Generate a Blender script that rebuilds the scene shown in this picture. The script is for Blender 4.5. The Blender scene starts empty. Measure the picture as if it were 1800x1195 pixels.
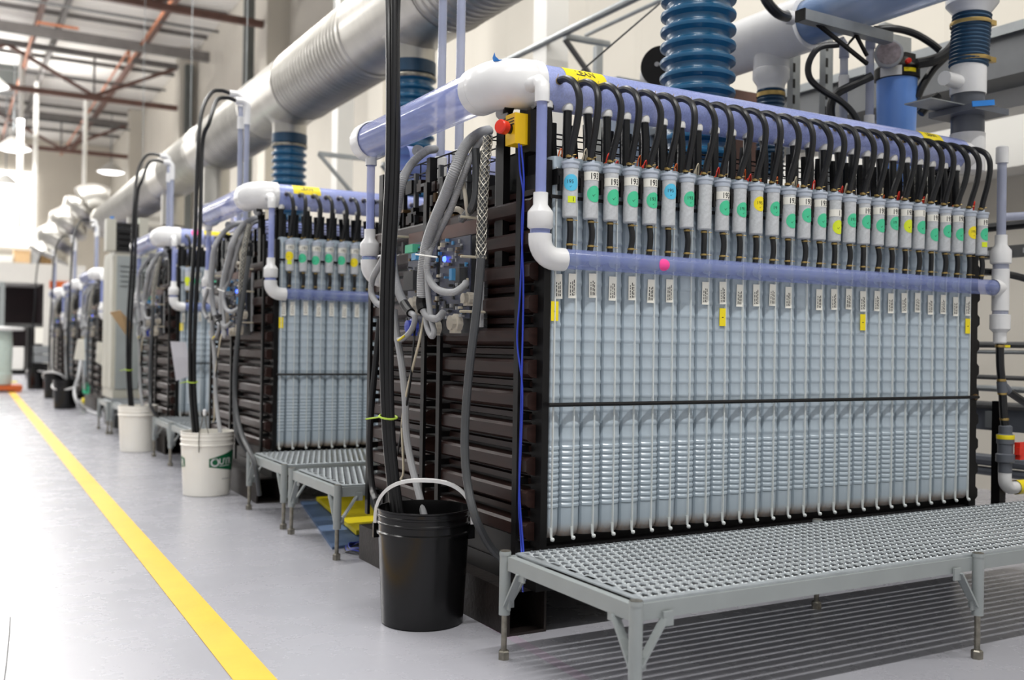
import bpy, math, random
from mathutils import Vector, Matrix
random.seed(7)
SC = bpy.context.scene
COL = SC.collection
R = math.radians
V = Vector
PI = math.pi

# ------------------------------------------------------------------ camera model (35 mm lens, eye at 0.9 m)
F = 1758.0
HCAM = 0.90
yc = V((-1000 / F, 1, -(592 - 597.5) / F)).normalized()
xc = V((3090 / F, 1, -(656 - 597.5) / F))
xc = (xc - yc * xc.dot(yc)).normalized()
zc = xc.cross(yc)
right = V((xc[0], yc[0], zc[0]))
fwd = V((xc[1], yc[1], zc[1]))
up = V((xc[2], yc[2], zc[2]))
EYE = V((0, 0, HCAM))


def ray(px, py):
    return right * ((px - 900) / F) + fwd + up * (-(py - 597.5) / F)


def at_x(px, py, X):
    d = ray(px, py); return EYE + d * (X / d.x)


def at_y(px, py, Y):
    d = ray(px, py); return EYE + d * (Y / d.y)


def at_z(px, py, Z=0.0):
    d = ray(px, py); return EYE + d * ((Z - HCAM) / d.z)


def at_d(px, py, D):
    return EYE + ray(px, py) * D


cam = bpy.data.cameras.new('camera')
cam.sensor_width = 36
cam.lens = F / 1800 * 36
cam.clip_start = 0.05
cam.clip_end = 200
cam.dof.use_dof = True
cam.dof.focus_distance = 3.25
cam.dof.aperture_fstop = 2.3
co = bpy.data.objects.new('camera', cam)
COL.objects.link(co)
m3 = Matrix((right, up, -fwd)).transposed()
co.matrix_world = Matrix.Translation(EYE) @ m3.to_4x4()
SC.camera = co


# ------------------------------------------------------------------ materials
def lin(c):
    return tuple(((v / 255 / 12.92) if v / 255 <= .04045 else ((v / 255 + .055) / 1.055) ** 2.4) for v in c)


MATS = {}


def mat(name, rgb, rough=.5, metal=0., var=.08, scale=12., alpha=1., bump=0., bscale=60., emit=0., spec=.5, trans=0., stretch=None, coat=0., rvar=0., sss=0.):
    if name in MATS:
        return MATS[name]
    m = bpy.data.materials.new(name)
    m.use_nodes = True
    n = m.node_tree.nodes; L = m.node_tree.links
    b = n['Principled BSDF']
    c = lin(rgb)
    tc = n.new('ShaderNodeTexCoord'); src = tc.outputs['Object']
    if stretch:
        mp = n.new('ShaderNodeMapping'); mp.inputs['Scale'].default_value = stretch
        L.new(src, mp.inputs['Vector']); src = mp.outputs['Vector']
    no = n.new('ShaderNodeTexNoise'); no.inputs['Scale'].default_value = scale; no.inputs['Detail'].default_value = 4
    L.new(src, no.inputs['Vector'])
    r = n.new('ShaderNodeValToRGB')
    r.color_ramp.elements[0].position = .3; r.color_ramp.elements[1].position = .7
    r.color_ramp.elements[0].color = tuple(max(0, v * (1 - var)) for v in c) + (1,)
    r.color_ramp.elements[1].color = tuple(min(1, v * (1 + var)) for v in c) + (1,)
    L.new(no.outputs['Fac'], r.inputs['Fac'])
    L.new(r.outputs['Color'], b.inputs['Base Color'])
    b.inputs['Roughness'].default_value = rough
    b.inputs['Metallic'].default_value = metal
    b.inputs['Specular IOR Level'].default_value = spec
    b.inputs['Alpha'].default_value = alpha
    b.inputs['Transmission Weight'].default_value = trans
    b.inputs['Coat Weight'].default_value = coat
    if rvar:
        mr = n.new('ShaderNodeMapRange'); mr.inputs['To Min'].default_value = max(0, rough - rvar); mr.inputs['To Max'].default_value = rough + rvar
        L.new(no.outputs['Fac'], mr.inputs['Value']); L.new(mr.outputs['Result'], b.inputs['Roughness'])
    if bump:
        nb = n.new('ShaderNodeTexNoise'); nb.inputs['Scale'].default_value = bscale; nb.inputs['Detail'].default_value = 3
        L.new(src, nb.inputs['Vector'])
        bp = n.new('ShaderNodeBump'); bp.inputs['Strength'].default_value = bump; bp.inputs['Distance'].default_value = .01
        L.new(nb.outputs['Fac'], bp.inputs['Height']); L.new(bp.outputs['Normal'], b.inputs['Normal'])
    if emit:
        b.inputs['Emission Color'].default_value = c + (1,)
        b.inputs['Emission Strength'].default_value = emit
    MATS[name] = m
    return m


M_CELL = mat('milky_plastic', (172, 185, 195), .24, var=.05, scale=9, spec=.55)
_n = M_CELL.node_tree.nodes; _L = M_CELL.node_tree.links
_tc = _n.new('ShaderNodeTexCoord'); _sx = _n.new('ShaderNodeSeparateXYZ'); _L.new(_tc.outputs['Object'], _sx.inputs[0])
_nz = _n.new('ShaderNodeTexNoise'); _nz.inputs['Scale'].default_value = 45; _L.new(_tc.outputs['Object'], _nz.inputs['Vector'])
_mr = _n.new('ShaderNodeMapRange'); _mr.inputs['From Min'].default_value = .355; _mr.inputs['From Max'].default_value = .318; _L.new(_sx.outputs['Z'], _mr.inputs['Value'])
_mu = _n.new('ShaderNodeMath'); _mu.operation = 'MULTIPLY'; _L.new(_mr.outputs['Result'], _mu.inputs[0]); _L.new(_nz.outputs['Fac'], _mu.inputs[1])
_mx = _n.new('ShaderNodeMix'); _mx.data_type = 'RGBA'; _L.new(_mu.outputs[0], _mx.inputs['Factor']); _mx.inputs['B'].default_value = lin((176, 140, 100)) + (1,)
_bs = _n['Principled BSDF']; _L.new(_bs.inputs['Base Color'].links[0].from_socket, _mx.inputs['A']); _L.new(_mx.outputs['Result'], _bs.inputs['Base Color'])
M_FIN = mat('milky_fin', (216, 221, 220), .4, var=.04)
M_TUBE = mat('sight_tube_plastic', (206, 209, 212), .3, var=.10, scale=120, alpha=.86)
M_CLEAR = mat('clear_tinted_pipe', (158, 170, 226), .12, var=.1, scale=8, alpha=.6, spec=.7)
M_CLEARX = mat('clear_wet_pipe', (172, 184, 240), .16, var=.14, scale=160, alpha=.76, spec=.7, bump=.05, bscale=200)
M_CLEAR2 = mat('clear_collector_pipe', (134, 148, 205), .14, var=.06, scale=8, alpha=.5, spec=.6)
M_BLUECLEAR = mat('clear_blue_pipe', (120, 146, 186), .15, var=.08, scale=4, alpha=.8)
M_GREYPIPE = mat('clear_grey_pipe', (172, 178, 200), .15, var=.06, alpha=.72)
M_WHITE = mat('white_pvc', (226, 226, 226), .25, var=.03)
M_WHITE2 = mat('white_plastic_matte', (232, 231, 226), .5, var=.04)
M_RUB = mat('black_rubber', (30, 31, 33), .36, var=.15, scale=30, spec=.4)
M_RUB2 = mat('black_cable_jacket', (24, 24, 26), .33, var=.15, scale=20, spec=.4)
M_BLK = mat('black_plastic', (16, 15, 16), .42, var=.2, scale=20, spec=.3)
M_RIB = mat('dark_brown_black_plastic', (44, 29, 26), .38, var=.35, scale=7, stretch=(2, 1, 9), rvar=.1, spec=.22)
M_FRAME = mat('black_painted_steel', (12, 11, 12), .42, var=.25, scale=14, spec=.3)
M_BEAM = mat('raw_dark_steel', (44, 38, 36), .5, .4, var=.4, scale=9, bump=.15)
M_BRASS = mat('brass_clamp', (176, 150, 92), .35, .7, var=.2)
M_BRONZE = mat('dull_bronze', (120, 95, 62), .4, .7, var=.25)
M_COND = mat('grey_corrugated_conduit', (160, 161, 163), .45, var=.06)
M_COND2 = mat('dark_grey_conduit', (70, 72, 74), .4, var=.1)
M_CREAM = mat('cream_sleeve', (196, 188, 172), .6, var=.1)
M_BRAID = mat('wire_braid', (176, 172, 160), .4, .5, var=.2, scale=90)
M_STEP = mat('grey_painted_steel', (150, 156, 156), .42, var=.05, scale=8)
M_DECK = mat('galvanised_tread', (172, 178, 181), .42, .4, var=.1, scale=25)
M_BOLT = mat('zinc_rod', (140, 136, 126), .4, .8, var=.3, scale=40)
M_BUCK = mat('black_bucket_plastic', (14, 14, 15), .22, var=.15, scale=10, rvar=.08, spec=.4)
M_BUCKW = mat('white_bucket_plastic', (244, 241, 232), .4, var=.03, scale=5)
M_GREEN = mat('green_print', (22, 104, 66), .45, var=.06)
M_GALV = mat('galvanised_duct', (190, 187, 180), .36, .9, var=.1, scale=3, stretch=(1, 3, 1), rvar=.08)
M_GALV2 = mat('galvanised_strut', (150, 154, 156), .42, .7, var=.12, scale=8)
M_BLUEH = mat('blue_ribbed_hose', (22, 88, 126), .3, var=.08, scale=10, coat=.2)
M_BLUED = mat('dark_blue_hose', (16, 58, 86), .45, var=.12, scale=12)
M_YEL = mat('yellow_sticker', (240, 218, 24), .45, var=.04)
M_YEL2 = mat('yellow_plastic', (238, 192, 18), .42, var=.05)
M_LIME = mat('lime_sticker', (214, 228, 40), .45, var=.04)
M_GRN = mat('green_sticker', (70, 196, 148), .5, var=.04)
M_CYAN = mat('blue_sticker', (84, 190, 226), .5, var=.04)
M_PINK = mat('pink_sticker', (255, 72, 158), .5, var=.04)
M_PAPER = mat('paper_label', (236, 234, 224), .6, var=.04, scale=40)
M_INK = mat('black_ink', (26, 26, 28), .6, var=.1)
M_RED = mat('red_plastic', (226, 52, 34), .35, var=.05)
M_ORANGE = mat('orange_wire', (206, 98, 40), .5, var=.1)
M_WIREB = mat('blue_wire', (38, 62, 178), .4, var=.1)
M_WIREW = mat('cream_wire', (206, 196, 172), .5, var=.08)
M_PCB = mat('blue_circuit_board', (40, 46, 72), .4, var=.35, scale=60)
M_ACR = mat('clear_acrylic', (210, 214, 220), .05, alpha=.025, var=.02, spec=.5)
M_CBLUE = mat('blue_component', (64, 150, 206), .4, var=.1)
M_LED = mat('blue_led', (60, 90, 255), .4, emit=6)
M_GREENL = mat('green_signal_light', (110, 255, 150), .4, emit=5)
M_TIE = mat('green_cable_tie', (170, 200, 70), .45, var=.05)
M_RUST = mat('red_oxide_steel', (104, 75, 66), .6, var=.2, scale=5)
M_ROOFST = mat('roof_steel_grey', (112, 108, 106), .65, var=.15, scale=4)
M_DKSTEEL = mat('dark_grey_steel', (82, 82, 82), .6, var=.15, scale=4)
M_COPPER = mat('copper_pipe', (190, 120, 84), .45, .5, var=.12)
M_COLG = mat('grey_green_column', (96, 100, 98), .6, var=.06, scale=3)
M_COLW = mat('white_column', (226, 224, 218), .55, var=.02, scale=3)
M_CAB = mat('beige_cabinet', (186, 184, 172), .5, var=.05, scale=4)
M_FILT = mat('blue_filter_bowl', (118, 166, 246), .33, var=.04, scale=5)
M_GRAYPVC = mat('grey_pvc', (92, 96, 104), .4, var=.08)
M_DUCTDK = mat('dark_grey_tray', (104, 106, 108), .5, .3, var=.12, scale=4)
M_TAN = mat('tan_board', (206, 174, 132), .6, var=.06)
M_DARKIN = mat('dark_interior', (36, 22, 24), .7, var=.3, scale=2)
M_MATB = mat('blue_foam_mat', (92, 116, 152), .6, var=.08)
M_SHEET = mat('lilac_paper_sheet', (206, 204, 212), .6, var=.03)
M_TEAL = mat('pale_green_drum', (206, 222, 214), .4, var=.04)
M_BTAPE = mat('blue_tape', (36, 128, 214), .5, var=.06)


def floor_mat():
    m = mat('epoxy_floor', (170, 170, 177), .22, var=.05, scale=1.3, bump=.03, bscale=9, spec=.5)
    n = m.node_tree.nodes; L = m.node_tree.links; b = n['Principled BSDF']
    ns = n.new('ShaderNodeTexNoise'); ns.inputs['Scale'].default_value = 5; ns.inputs['Detail'].default_value = 7; ns.inputs['Roughness'].default_value = .65
    tc = n.new('ShaderNodeTexCoord'); L.new(tc.outputs['Object'], ns.inputs['Vector'])
    mr = n.new('ShaderNodeMapRange'); mr.inputs['From Min'].default_value = .3; mr.inputs['From Max'].default_value = .72
    mr.inputs['To Min'].default_value = .23; mr.inputs['To Max'].default_value = .31
    L.new(ns.outputs['Fac'], mr.inputs['Value']); L.new(mr.outputs['Result'], b.inputs['Roughness'])
    return m


def deck_mat():            # corrugated white roof deck
    m = mat('roof_deck', (240, 237, 232), .7, var=.03, scale=1)
    n = m.node_tree.nodes; L = m.node_tree.links; b = n['Principled BSDF']
    tc = n.new('ShaderNodeTexCoord'); w = n.new('ShaderNodeTexWave'); w.bands_direction = 'Y'; w.inputs['Scale'].default_value = 1.6
    L.new(tc.outputs['Object'], w.inputs['Vector'])
    bp = n.new('ShaderNodeBump'); bp.inputs['Strength'].default_value = .5; bp.inputs['Distance'].default_value = .1
    L.new(w.outputs['Fac'], bp.inputs['Height']); L.new(bp.outputs['Normal'], b.inputs['Normal'])
    return m


def wall_mat(name, rgb, scale, direction):
    m = mat(name, rgb, .75, var=.03, scale=1.2)
    n = m.node_tree.nodes; L = m.node_tree.links; b = n['Principled BSDF']
    tc = n.new('ShaderNodeTexCoord'); w = n.new('ShaderNodeTexWave'); w.bands_direction = direction; w.inputs['Scale'].default_value = scale
    L.new(tc.outputs['Object'], w.inputs['Vector'])
    rr = n.new('ShaderNodeValToRGB'); rr.color_ramp.elements[0].position = .0; rr.color_ramp.elements[1].position = .05
    rr.color_ramp.elements[0].color = (0, 0, 0, 1)
    L.new(w.outputs['Fac'], rr.inputs['Fac'])
    bp = n.new('ShaderNodeBump'); bp.inputs['Strength'].default_value = .5; bp.inputs['Distance'].default_value = .02
    L.new(rr.outputs['Color'], bp.inputs['Height']); L.new(bp.outputs['Normal'], b.inputs['Normal'])
    return m


M_FLOOR = floor_mat(); M_ROOF = deck_mat()
M_WALL = wall_mat('cream_wall', (212, 206, 194), .35, 'Y')
M_WALLF = wall_mat('far_wall_panels', (236, 229, 215), 1.2, 'X')
M_LINE = mat('yellow_floor_paint', (240, 188, 44), .4, var=.06, scale=6, bump=.05)
M_CHALK = mat('pink_chalk', (206, 176, 200), .6, var=.08, scale=30, alpha=.25)


# ------------------------------------------------------------------ mesh builder
def spline(pts, k=6):
    P = [V(p) for p in pts]
    if len(P) < 3: return P
    out = []
    for i in range(len(P) - 1):
        p0 = P[i - 1] if i else P[0] * 2 - P[1]
        p3 = P[i + 2] if i + 2 < len(P) else P[-1] * 2 - P[-2]
        p1, p2 = P[i], P[i + 1]
        for j in range(k):
            t = j / k
            out.append(.5 * ((2 * p1) + (p2 - p0) * t + (2 * p0 - 5 * p1 + 4 * p2 - p3) * t * t + (3 * p1 - p0 - 3 * p2 + p3) * t ** 3))
    out.append(P[-1])
    return out


def resample(pts, step):
    out = [pts[0].copy()]; acc = 0.
    for a, b in zip(pts, pts[1:]):
        l = (b - a).length
        if l < 1e-9: continue
        t = step - acc
        while t <= l:
            out.append(a + (b - a) * (t / l)); t += step
        acc = l - (t - step)
    return out


class MB:
    def __init__(s):
        s.v = []; s.f = []; s.m = []

    def add(s, vs, fs, mi=0):
        o = len(s.v); s.v += [tuple(v) for v in vs]
        for f in fs:
            s.f.append(tuple(i + o for i in f)); s.m.append(mi)
        return s

    def box(s, x0, x1, y0, y1, z0, z1, mi=0):
        vs = [(x, y, z) for z in (z0, z1) for y in (y0, y1) for x in (x0, x1)]
        return s.add(vs, [(0, 2, 3, 1), (4, 5, 7, 6), (0, 1, 5, 4), (2, 6, 7, 3), (0, 4, 6, 2), (1, 3, 7, 5)], mi)

    def bar(s, a, b, w, h, mi=0, upv=(0, 0, 1)):
        a, b = V(a), V(b); d = (b - a).normalized()
        u = d.cross(V(upv))
        if u.length < 1e-4: u = d.cross(V((1, 0, 0)))
        u.normalize(); w2 = u.cross(d).normalized()
        vs = []
        for p in (a, b):
            for i, j in ((-1, -1), (1, -1), (1, 1), (-1, 1)):
                vs.append(p + u * (i * w / 2) + w2 * (j * h / 2))
        return s.add(vs, [(3, 2, 1, 0), (4, 5, 6, 7), (0, 1, 5, 4), (1, 2, 6, 5), (2, 3, 7, 6), (3, 0, 4, 7)], mi)

    def tube(s, pts, r, n=8, mi=0, cap=True):
        P = [V(p) for p in pts]; k = len(P)
        rs = r if isinstance(r, (list, tuple)) else [r] * k
        t = (P[1] - P[0]).normalized()
        u = t.cross(V((0, 0, 1)))
        if u.length < 1e-3: u = t.cross(V((1, 0, 0)))
        u.normalize(); vs = []
        for i in range(k):
            a = P[max(i - 1, 0)]; b = P[min(i + 1, k - 1)]
            t2 = (b - a)
            if t2.length > 1e-9: t = t2.normalized()
            u = (u - t * u.dot(t))
            if u.length < 1e-6: u = t.orthogonal()
            u.normalize(); w = t.cross(u)
            for j in range(n):
                q = 2 * PI * j / n
                vs.append(P[i] + (u * math.cos(q) + w * math.sin(q)) * rs[i])
        fs = [(i * n + j, i * n + (j + 1) % n, (i + 1) * n + (j + 1) % n, (i + 1) * n + j) for i in range(k - 1) for j in range(n)]
        if cap:
            fs += [tuple(range(n - 1, -1, -1)), tuple(range((k - 1) * n, k * n))]
        return s.add(vs, fs, mi)

    def conduit(s, pts, r, pitch=.007, depth=.12, n=10, mi=0):
        P = resample(spline(pts, 10), pitch / 2)
        return s.tube(P, [r * (1 - depth * (i % 2)) for i in range(len(P))], n, mi)

    def lathe(s, prof, o=(0, 0, 0), d=(0, 0, 1), n=24, mi=0, cap0=False, cap1=False):
        o, d = V(o), V(d).normalized()
        u = d.orthogonal().normalized() if abs(d.z) < .99 else V((1, 0, 0))
        w = d.cross(u); vs = []
        for r, h in prof:
            for j in range(n):
                q = 2 * PI * j / n
                vs.append(o + d * h + (u * math.cos(q) + w * math.sin(q)) * r)
        k = len(prof)
        fs = [(i * n + j, i * n + (j + 1) % n, (i + 1) * n + (j + 1) % n, (i + 1) * n + j) for i in range(k - 1) for j in range(n)]
        if cap0: fs.append(tuple(range(n - 1, -1, -1)))
        if cap1: fs.append(tuple(range((k - 1) * n, k * n)))
        return s.add(vs, fs, mi)

    def cyl(s, a, b, r, n=12, mi=0):
        return s.tube([a, b], r, n, mi)

    def prism(s, poly, axis, a0, a1, mi=0):
        def P(p, a):
            return (a, p[0], p[1]) if axis == 0 else ((p[0], a, p[1]) if axis == 1 else (p[0], p[1], a))
        n = len(poly)
        vs = [P(p, a0) for p in poly] + [P(p, a1) for p in poly]
        return s.add(vs, [(i, (i + 1) % n, n + (i + 1) % n, n + i) for i in range(n)] + [tuple(range(n - 1, -1, -1)), tuple(range(n, 2 * n))], mi)

    def mesh(s, name, mats, off=(0, 0, 0), angle=35):
        me = bpy.data.meshes.new(name)
        ox, oy, oz = off
        me.from_pydata([(x - ox, y - oy, z - oz) for x, y, z in s.v], [], s.f)
        for m in (mats if isinstance(mats, (list, tuple)) else [mats]): me.materials.append(m)
        me.polygons.foreach_set('material_index', s.m)
        me.validate()
        import bmesh
        bm = bmesh.new(); bm.from_mesh(me); bmesh.ops.recalc_face_normals(bm, faces=bm.faces); bm.to_mesh(me); bm.free()
        me.shade_smooth(); me.set_sharp_from_angle(angle=R(angle)); me.update()
        return me


def link(name, me, parent=None, loc=(0, 0, 0), rz=0.):
    o = bpy.data.objects.new(name, me); COL.objects.link(o)
    o.location = loc; o.rotation_euler = (0, 0, rz)
    if parent is not None: o.parent = parent
    return o


def tag(o, label, cat, group=None, kind=None):
    o['label'] = label; o['category'] = cat
    if group: o['group'] = group
    if kind: o['kind'] = kind
    return o


def empty(name, loc, label, cat, group=None):
    o = bpy.data.objects.new(name, None); COL.objects.link(o); o.location = loc; o.empty_display_size = .1
    return tag(o, label, cat, group)


def origin_of(o):
    p = V((0, 0, 0))
    while o is not None:
        p += V(o.location); o = o.parent
    return p


def solo(name, mb, mats, label, cat, group=None, angle=35, kind=None):
    """one-mesh thing, built in room coordinates, origin at its base"""
    xs = [v[0] for v in mb.v]; ys = [v[1] for v in mb.v]; zs = [v[2] for v in mb.v]
    o0 = ((min(xs) + max(xs)) / 2, (min(ys) + max(ys)) / 2, min(zs))
    return tag(link(name, mb.mesh(name, mats, o0, angle), None, o0), label, cat, group, kind)


def part(name, mb, mats, parent, angle=35):
    """part built in room coordinates, put under its thing"""
    return link(name, mb.mesh(name, mats, tuple(origin_of(parent)), angle), parent)


def structure(name, mb, mats, angle=35):
    o = link(name, mb.mesh(name, mats, (0, 0, 0), angle)); o['kind'] = 'structure'; return o


def children(o):
    return [c for c in bpy.data.objects if c.parent == o]


def copy_tree(o, parent=None):
    c = o.copy(); COL.objects.link(c); c.parent = parent
    for ch in o.children: copy_tree(ch, c)
    return c


_TX = {}


def text2d(s, sx=1., bold=0.):
    """letters as flat triangles: (verts, faces), cap height about 0.7"""
    k_ = (s, sx, bold)
    if k_ not in _TX:
        c = bpy.data.curves.new('lettering', 'FONT'); c.body = s; c.resolution_u = 3; c.offset = bold
        o = bpy.data.objects.new('lettering', c)
        me = bpy.data.meshes.new_from_object(o)
        _TX[k_] = ([(v.co.x * sx, v.co.y) for v in me.vertices], [tuple(p.vertices) for p in me.polygons])
        bpy.data.objects.remove(o); bpy.data.curves.remove(c); bpy.data.meshes.remove(me)
    return _TX[k_]


def disc2d(r, n=24, rings=4):
    vs = [(0, 0)]; fs = []
    for k in range(1, rings + 1):
        for j in range(n):
            q = 2 * PI * j / n; vs.append((r * k / rings * math.cos(q), r * k / rings * math.sin(q)))
    for j in range(n): fs.append((0, 1 + j, 1 + (j + 1) % n))
    for k in range(rings - 1):
        for j in range(n):
            a = 1 + k * n; b = a + n
            fs.append((a + j, b + j, b + (j + 1) % n, a + (j + 1) % n))
    return vs, fs


def rect2d(w, h, nx=10, ny=1):
    vs = [(-w / 2 + w * i / nx, -h / 2 + h * j / ny) for j in range(ny + 1) for i in range(nx + 1)]
    return vs, [(j * (nx + 1) + i, j * (nx + 1) + i + 1, (j + 1) * (nx + 1) + i + 1, (j + 1) * (nx + 1) + i) for j in range(ny) for i in range(nx)]


TICK = ([(-.6, .1), (-.45, .2), (-.15, -.35), (-.15, -.65), (.7, .6), (.78, .5)], [(0, 3, 2, 1), (3, 5, 4, 2)])


def wrapz(mb, sh, r, a0, zc_, k=1., ds=0., dz=0., mi=0):
    """wrap a flat shape round a vertical cylinder of radius r; angle 0 faces -Y"""
    vs = []
    for x, y in sh[0]:
        a = a0 + (ds + x * k) / r
        vs.append((r * math.sin(a), -r * math.cos(a), zc_ + dz + y * k))
    mb.add(vs, sh[1], mi)


def wrapx(mb, sh, r, xc_, a0, cy, cz, k=1., ds=0., dz=0., mi=0):
    """wrap a flat shape round a pipe lying along X; a0 = angle above the -Y direction"""
    vs = []
    for x, y in sh[0]:
        a = a0 + (dz + y * k) / r
        vs.append((xc_ + ds + x * k, cy - r * math.cos(a), cz + r * math.sin(a)))
    mb.add(vs, sh[1], mi)


def arc3(c, r, u, v, a0, a1, n=8):
    c, u, v = V(c), V(u), V(v)
    return [c + u * (r * math.cos(a0 + (a1 - a0) * i / n)) + v * (r * math.sin(a0 + (a1 - a0) * i / n)) for i in range(n + 1)]


# ================================================================== the room
structure('floor', MB().box(-16, 6.1, -3, 46, -.1, 0), M_FLOOR)
structure('wall_right', MB().box(6.0, 6.2, -3, 46, 0, 9.3), M_WALL)
structure('wall_far', MB().box(-16, 6.1, 45, 45.2, 0, 9.3), M_WALLF)
structure('ceiling', MB().box(-16, 6.1, 13, 46, 9.0, 9.2), M_ROOF)
# wall pilasters
for i, y in enumerate((14.0, 20.2, 28.8, 37.4)):
    structure('trim_%d' % (i + 1), MB().box(5.55, 6.0, y - .3, y + .3, 0, 9.0), M_WALL)
structure('trim_5', MB().box(5.7, 6.0, -2, 20, 2.05, 2.45), M_COLW)     # white ledge along the wall
# painted lane line
c0 = (at_z(10, 683) + at_z(20, 683)) / 2
c1 = (at_z(409, 1195) + at_z(487, 1195)) / 2
dl = (c1 - c0).normalized(); nl = V((-dl.y, dl.x, 0))
wl = abs((at_z(487, 1195) - at_z(409, 1195)).dot(nl)) / 2
e1 = c1 + dl * 1.2
ln = MB()
ln.add([c0 + nl * wl + V((0, 0, .002)), c0 - nl * wl + V((0, 0, .002)), e1 - nl * wl + V((0, 0, .002)), e1 + nl * wl + V((0, 0, .002))], [(0, 1, 2, 3)])
o = structure('floor_line', ln, M_LINE)
ch = MB()
pa, pb = at_z(822, 1075), at_z(1030, 1195)
dd = (pb - pa).normalized(); nn = V((-dd.y, dd.x, 0)) * .02
ch.add([pa + nn + V((0, 0, .001)), pa - nn + V((0, 0, .001)), pb - nn + V((0, 0, .001)), pb + nn + V((0, 0, .001))], [(0, 1, 2, 3)])
structure('floor_marking', ch, M_CHALK)
# hairline crack in the coating
ck = MB(); cp = [at_z(18, 1085), at_z(17, 1110), at_z(14, 1140), at_z(11, 1170), at_z(7, 1200)]
for a, b in zip(cp, cp[1:]): ck.bar(a + V((0, 0, .0005)), b + V((0, 0, .0005)), .003, .001)
structure('floor_crack_marking', ck, M_DKSTEEL)

# bright daylight window high in the far wall and skylights in the roof
M_DAY = mat('daylight_panel', (255, 253, 250), .5, emit=4)
M_SKYL = mat('skylight_panel', (255, 254, 252), .5, emit=4)
structure('window_1', MB().box(-15.5, at_y(62, 300, 44.9).x, 44.9, 45.0, 4.6, 7.6), M_DAY)
for i, (x, y) in enumerate(((-3.2, 27), (-6.8, 27), (-3.2, 35), (-6.8, 35), (-6.8, 20), (.3, 36.5))):
    structure('window_%d' % (i + 2), MB().box(x - .7, x + .7, y - 2, y + 2, 8.97, 9.0), M_SKYL)

# ------------------------------------------------------------------ roof steel
for k, (y, nm) in enumerate(((20.2, 'rust brown roof truss above the dark columns, its bottom chord ending by the duct'),
                             (28.8, 'rust brown roof truss meeting the thinner dark column'),
                             (37.4, 'rust brown roof truss farthest down the hall before the end wall'))):
    t = empty('roof_truss', (6.0, y, 7.2), nm, 'roof truss', 'roof trusses')
    part('bottom_chord', MB().bar((-14, y, 7.35), (5.9, y, 7.35), .13, .13), M_RUST, t)
    part('top_chord', MB().bar((-14, y, 8.5), (5.9, y, 8.5), .12, .14), M_ROOFST, t)
    xs = [5.5 - 2.1 * i for i in range(10)]
    for i in range(9):
        a = (xs[i], y, 8.45 if i % 2 == 0 else 7.4); b = (xs[i + 1], y, 7.4 if i % 2 == 0 else 8.45)
        part('web_brace', MB().bar(a, b, .09, .09), M_RUST, t)
    for i in (1, 3, 5):
        part('post', MB().bar((xs[i], y, 7.4), (xs[i], y, 8.45), .05, .05), M_ROOFST, t)
for i, x in enumerate((4.5, 2.4, 1.9, -.6, -3.0)):
    solo('roof_girder', MB().bar((x, 16, 8.72), (x, 44.9, 8.72), .10, .2), M_RUST if i % 2 == 0 else M_ROOFST,
         ['rust brown roof girder running down the hall beside the wall', 'dark roof girder, second out from the wall',
          'rust brown roof girder, third out from the wall', 'dark roof girder above the lane line', 'rust brown roof girder over the open floor'][i], 'roof beam', 'girders running along the hall')
for i in range(12):
    y = 18.2 + 2.15 * i
    solo('roof_joist', MB().bar((-14, y, 8.86), (5.9, y, 8.86), .05, .12), M_ROOFST,
         'thin dark roof joist crossing the hall under the white deck', 'roof joist', 'joists under the white roof deck')
solo('crane_beam', MB().bar((-13, 25.2, 7.9), (5.6, 25.2, 7.9), .16, .22), M_ROOFST, 'heavy grey and brown beam crossing the hall between two trusses', 'roof beam')
solo('copper_pipe', MB().tube([(4.0, 14, 7.95), (4.0, 27, 7.95), (4.0, 27, 8.3), (4.0, 44, 8.3)], .032, 6), M_COPPER, 'copper pipe hung under the roof near the dark columns', 'pipe')
solo('copper_pipe', MB().tube([(2.6, 25, 8.05), (1.75, 25, 8.05), (1.75, 26, 8.2), (1.75, 40, 8.2)], .032, 6), M_COPPER, 'bent copper pipe hung under the roof over the lane line', 'pipe')
for i in range(4):
    solo('sprinkler_pipe', MB().tube([(-14, 17.4 + 6.4 * i, 8.15), (5.5, 17.4 + 6.4 * i, 8.15)], .03, 6), M_DKSTEEL, 'thin dark sprinkler pipe crossing below the roof joists', 'pipe', 'sprinkler branch pipes')
# ceiling lamps
for i, (px, py, D) in enumerate(((195, 303, 36), (10, 326, 33), (24, 262, 29), (-30, 150, 20))):
    p = at_d(px, py, D)
    t = empty('bay_lamp', p, ['white bay lamp hung past the last truss beside the wall', 'bright bay lamp at the picture edge, lower of two', 'bright bay lamp at the picture edge, upper of two', 'bay lamp over the open floor'][i], 'lamp', 'hall lamps')
    part('shade', MB().lathe([(.1, .35), (.16, .3), (.5, 0), (.48, 0), (.1, .28)], p, n=16), M_WHITE2, t)
    part('diffuser', MB().lathe([(.46, .02), (.3, -.05), (.01, -.08)], p, n=16), M_DAY, t)
    part('hanger_rod', MB().cyl(p + V((0, 0, .34)), V((p.x, p.y, 9.0)), .02, 6), M_GALV2, t)
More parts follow.
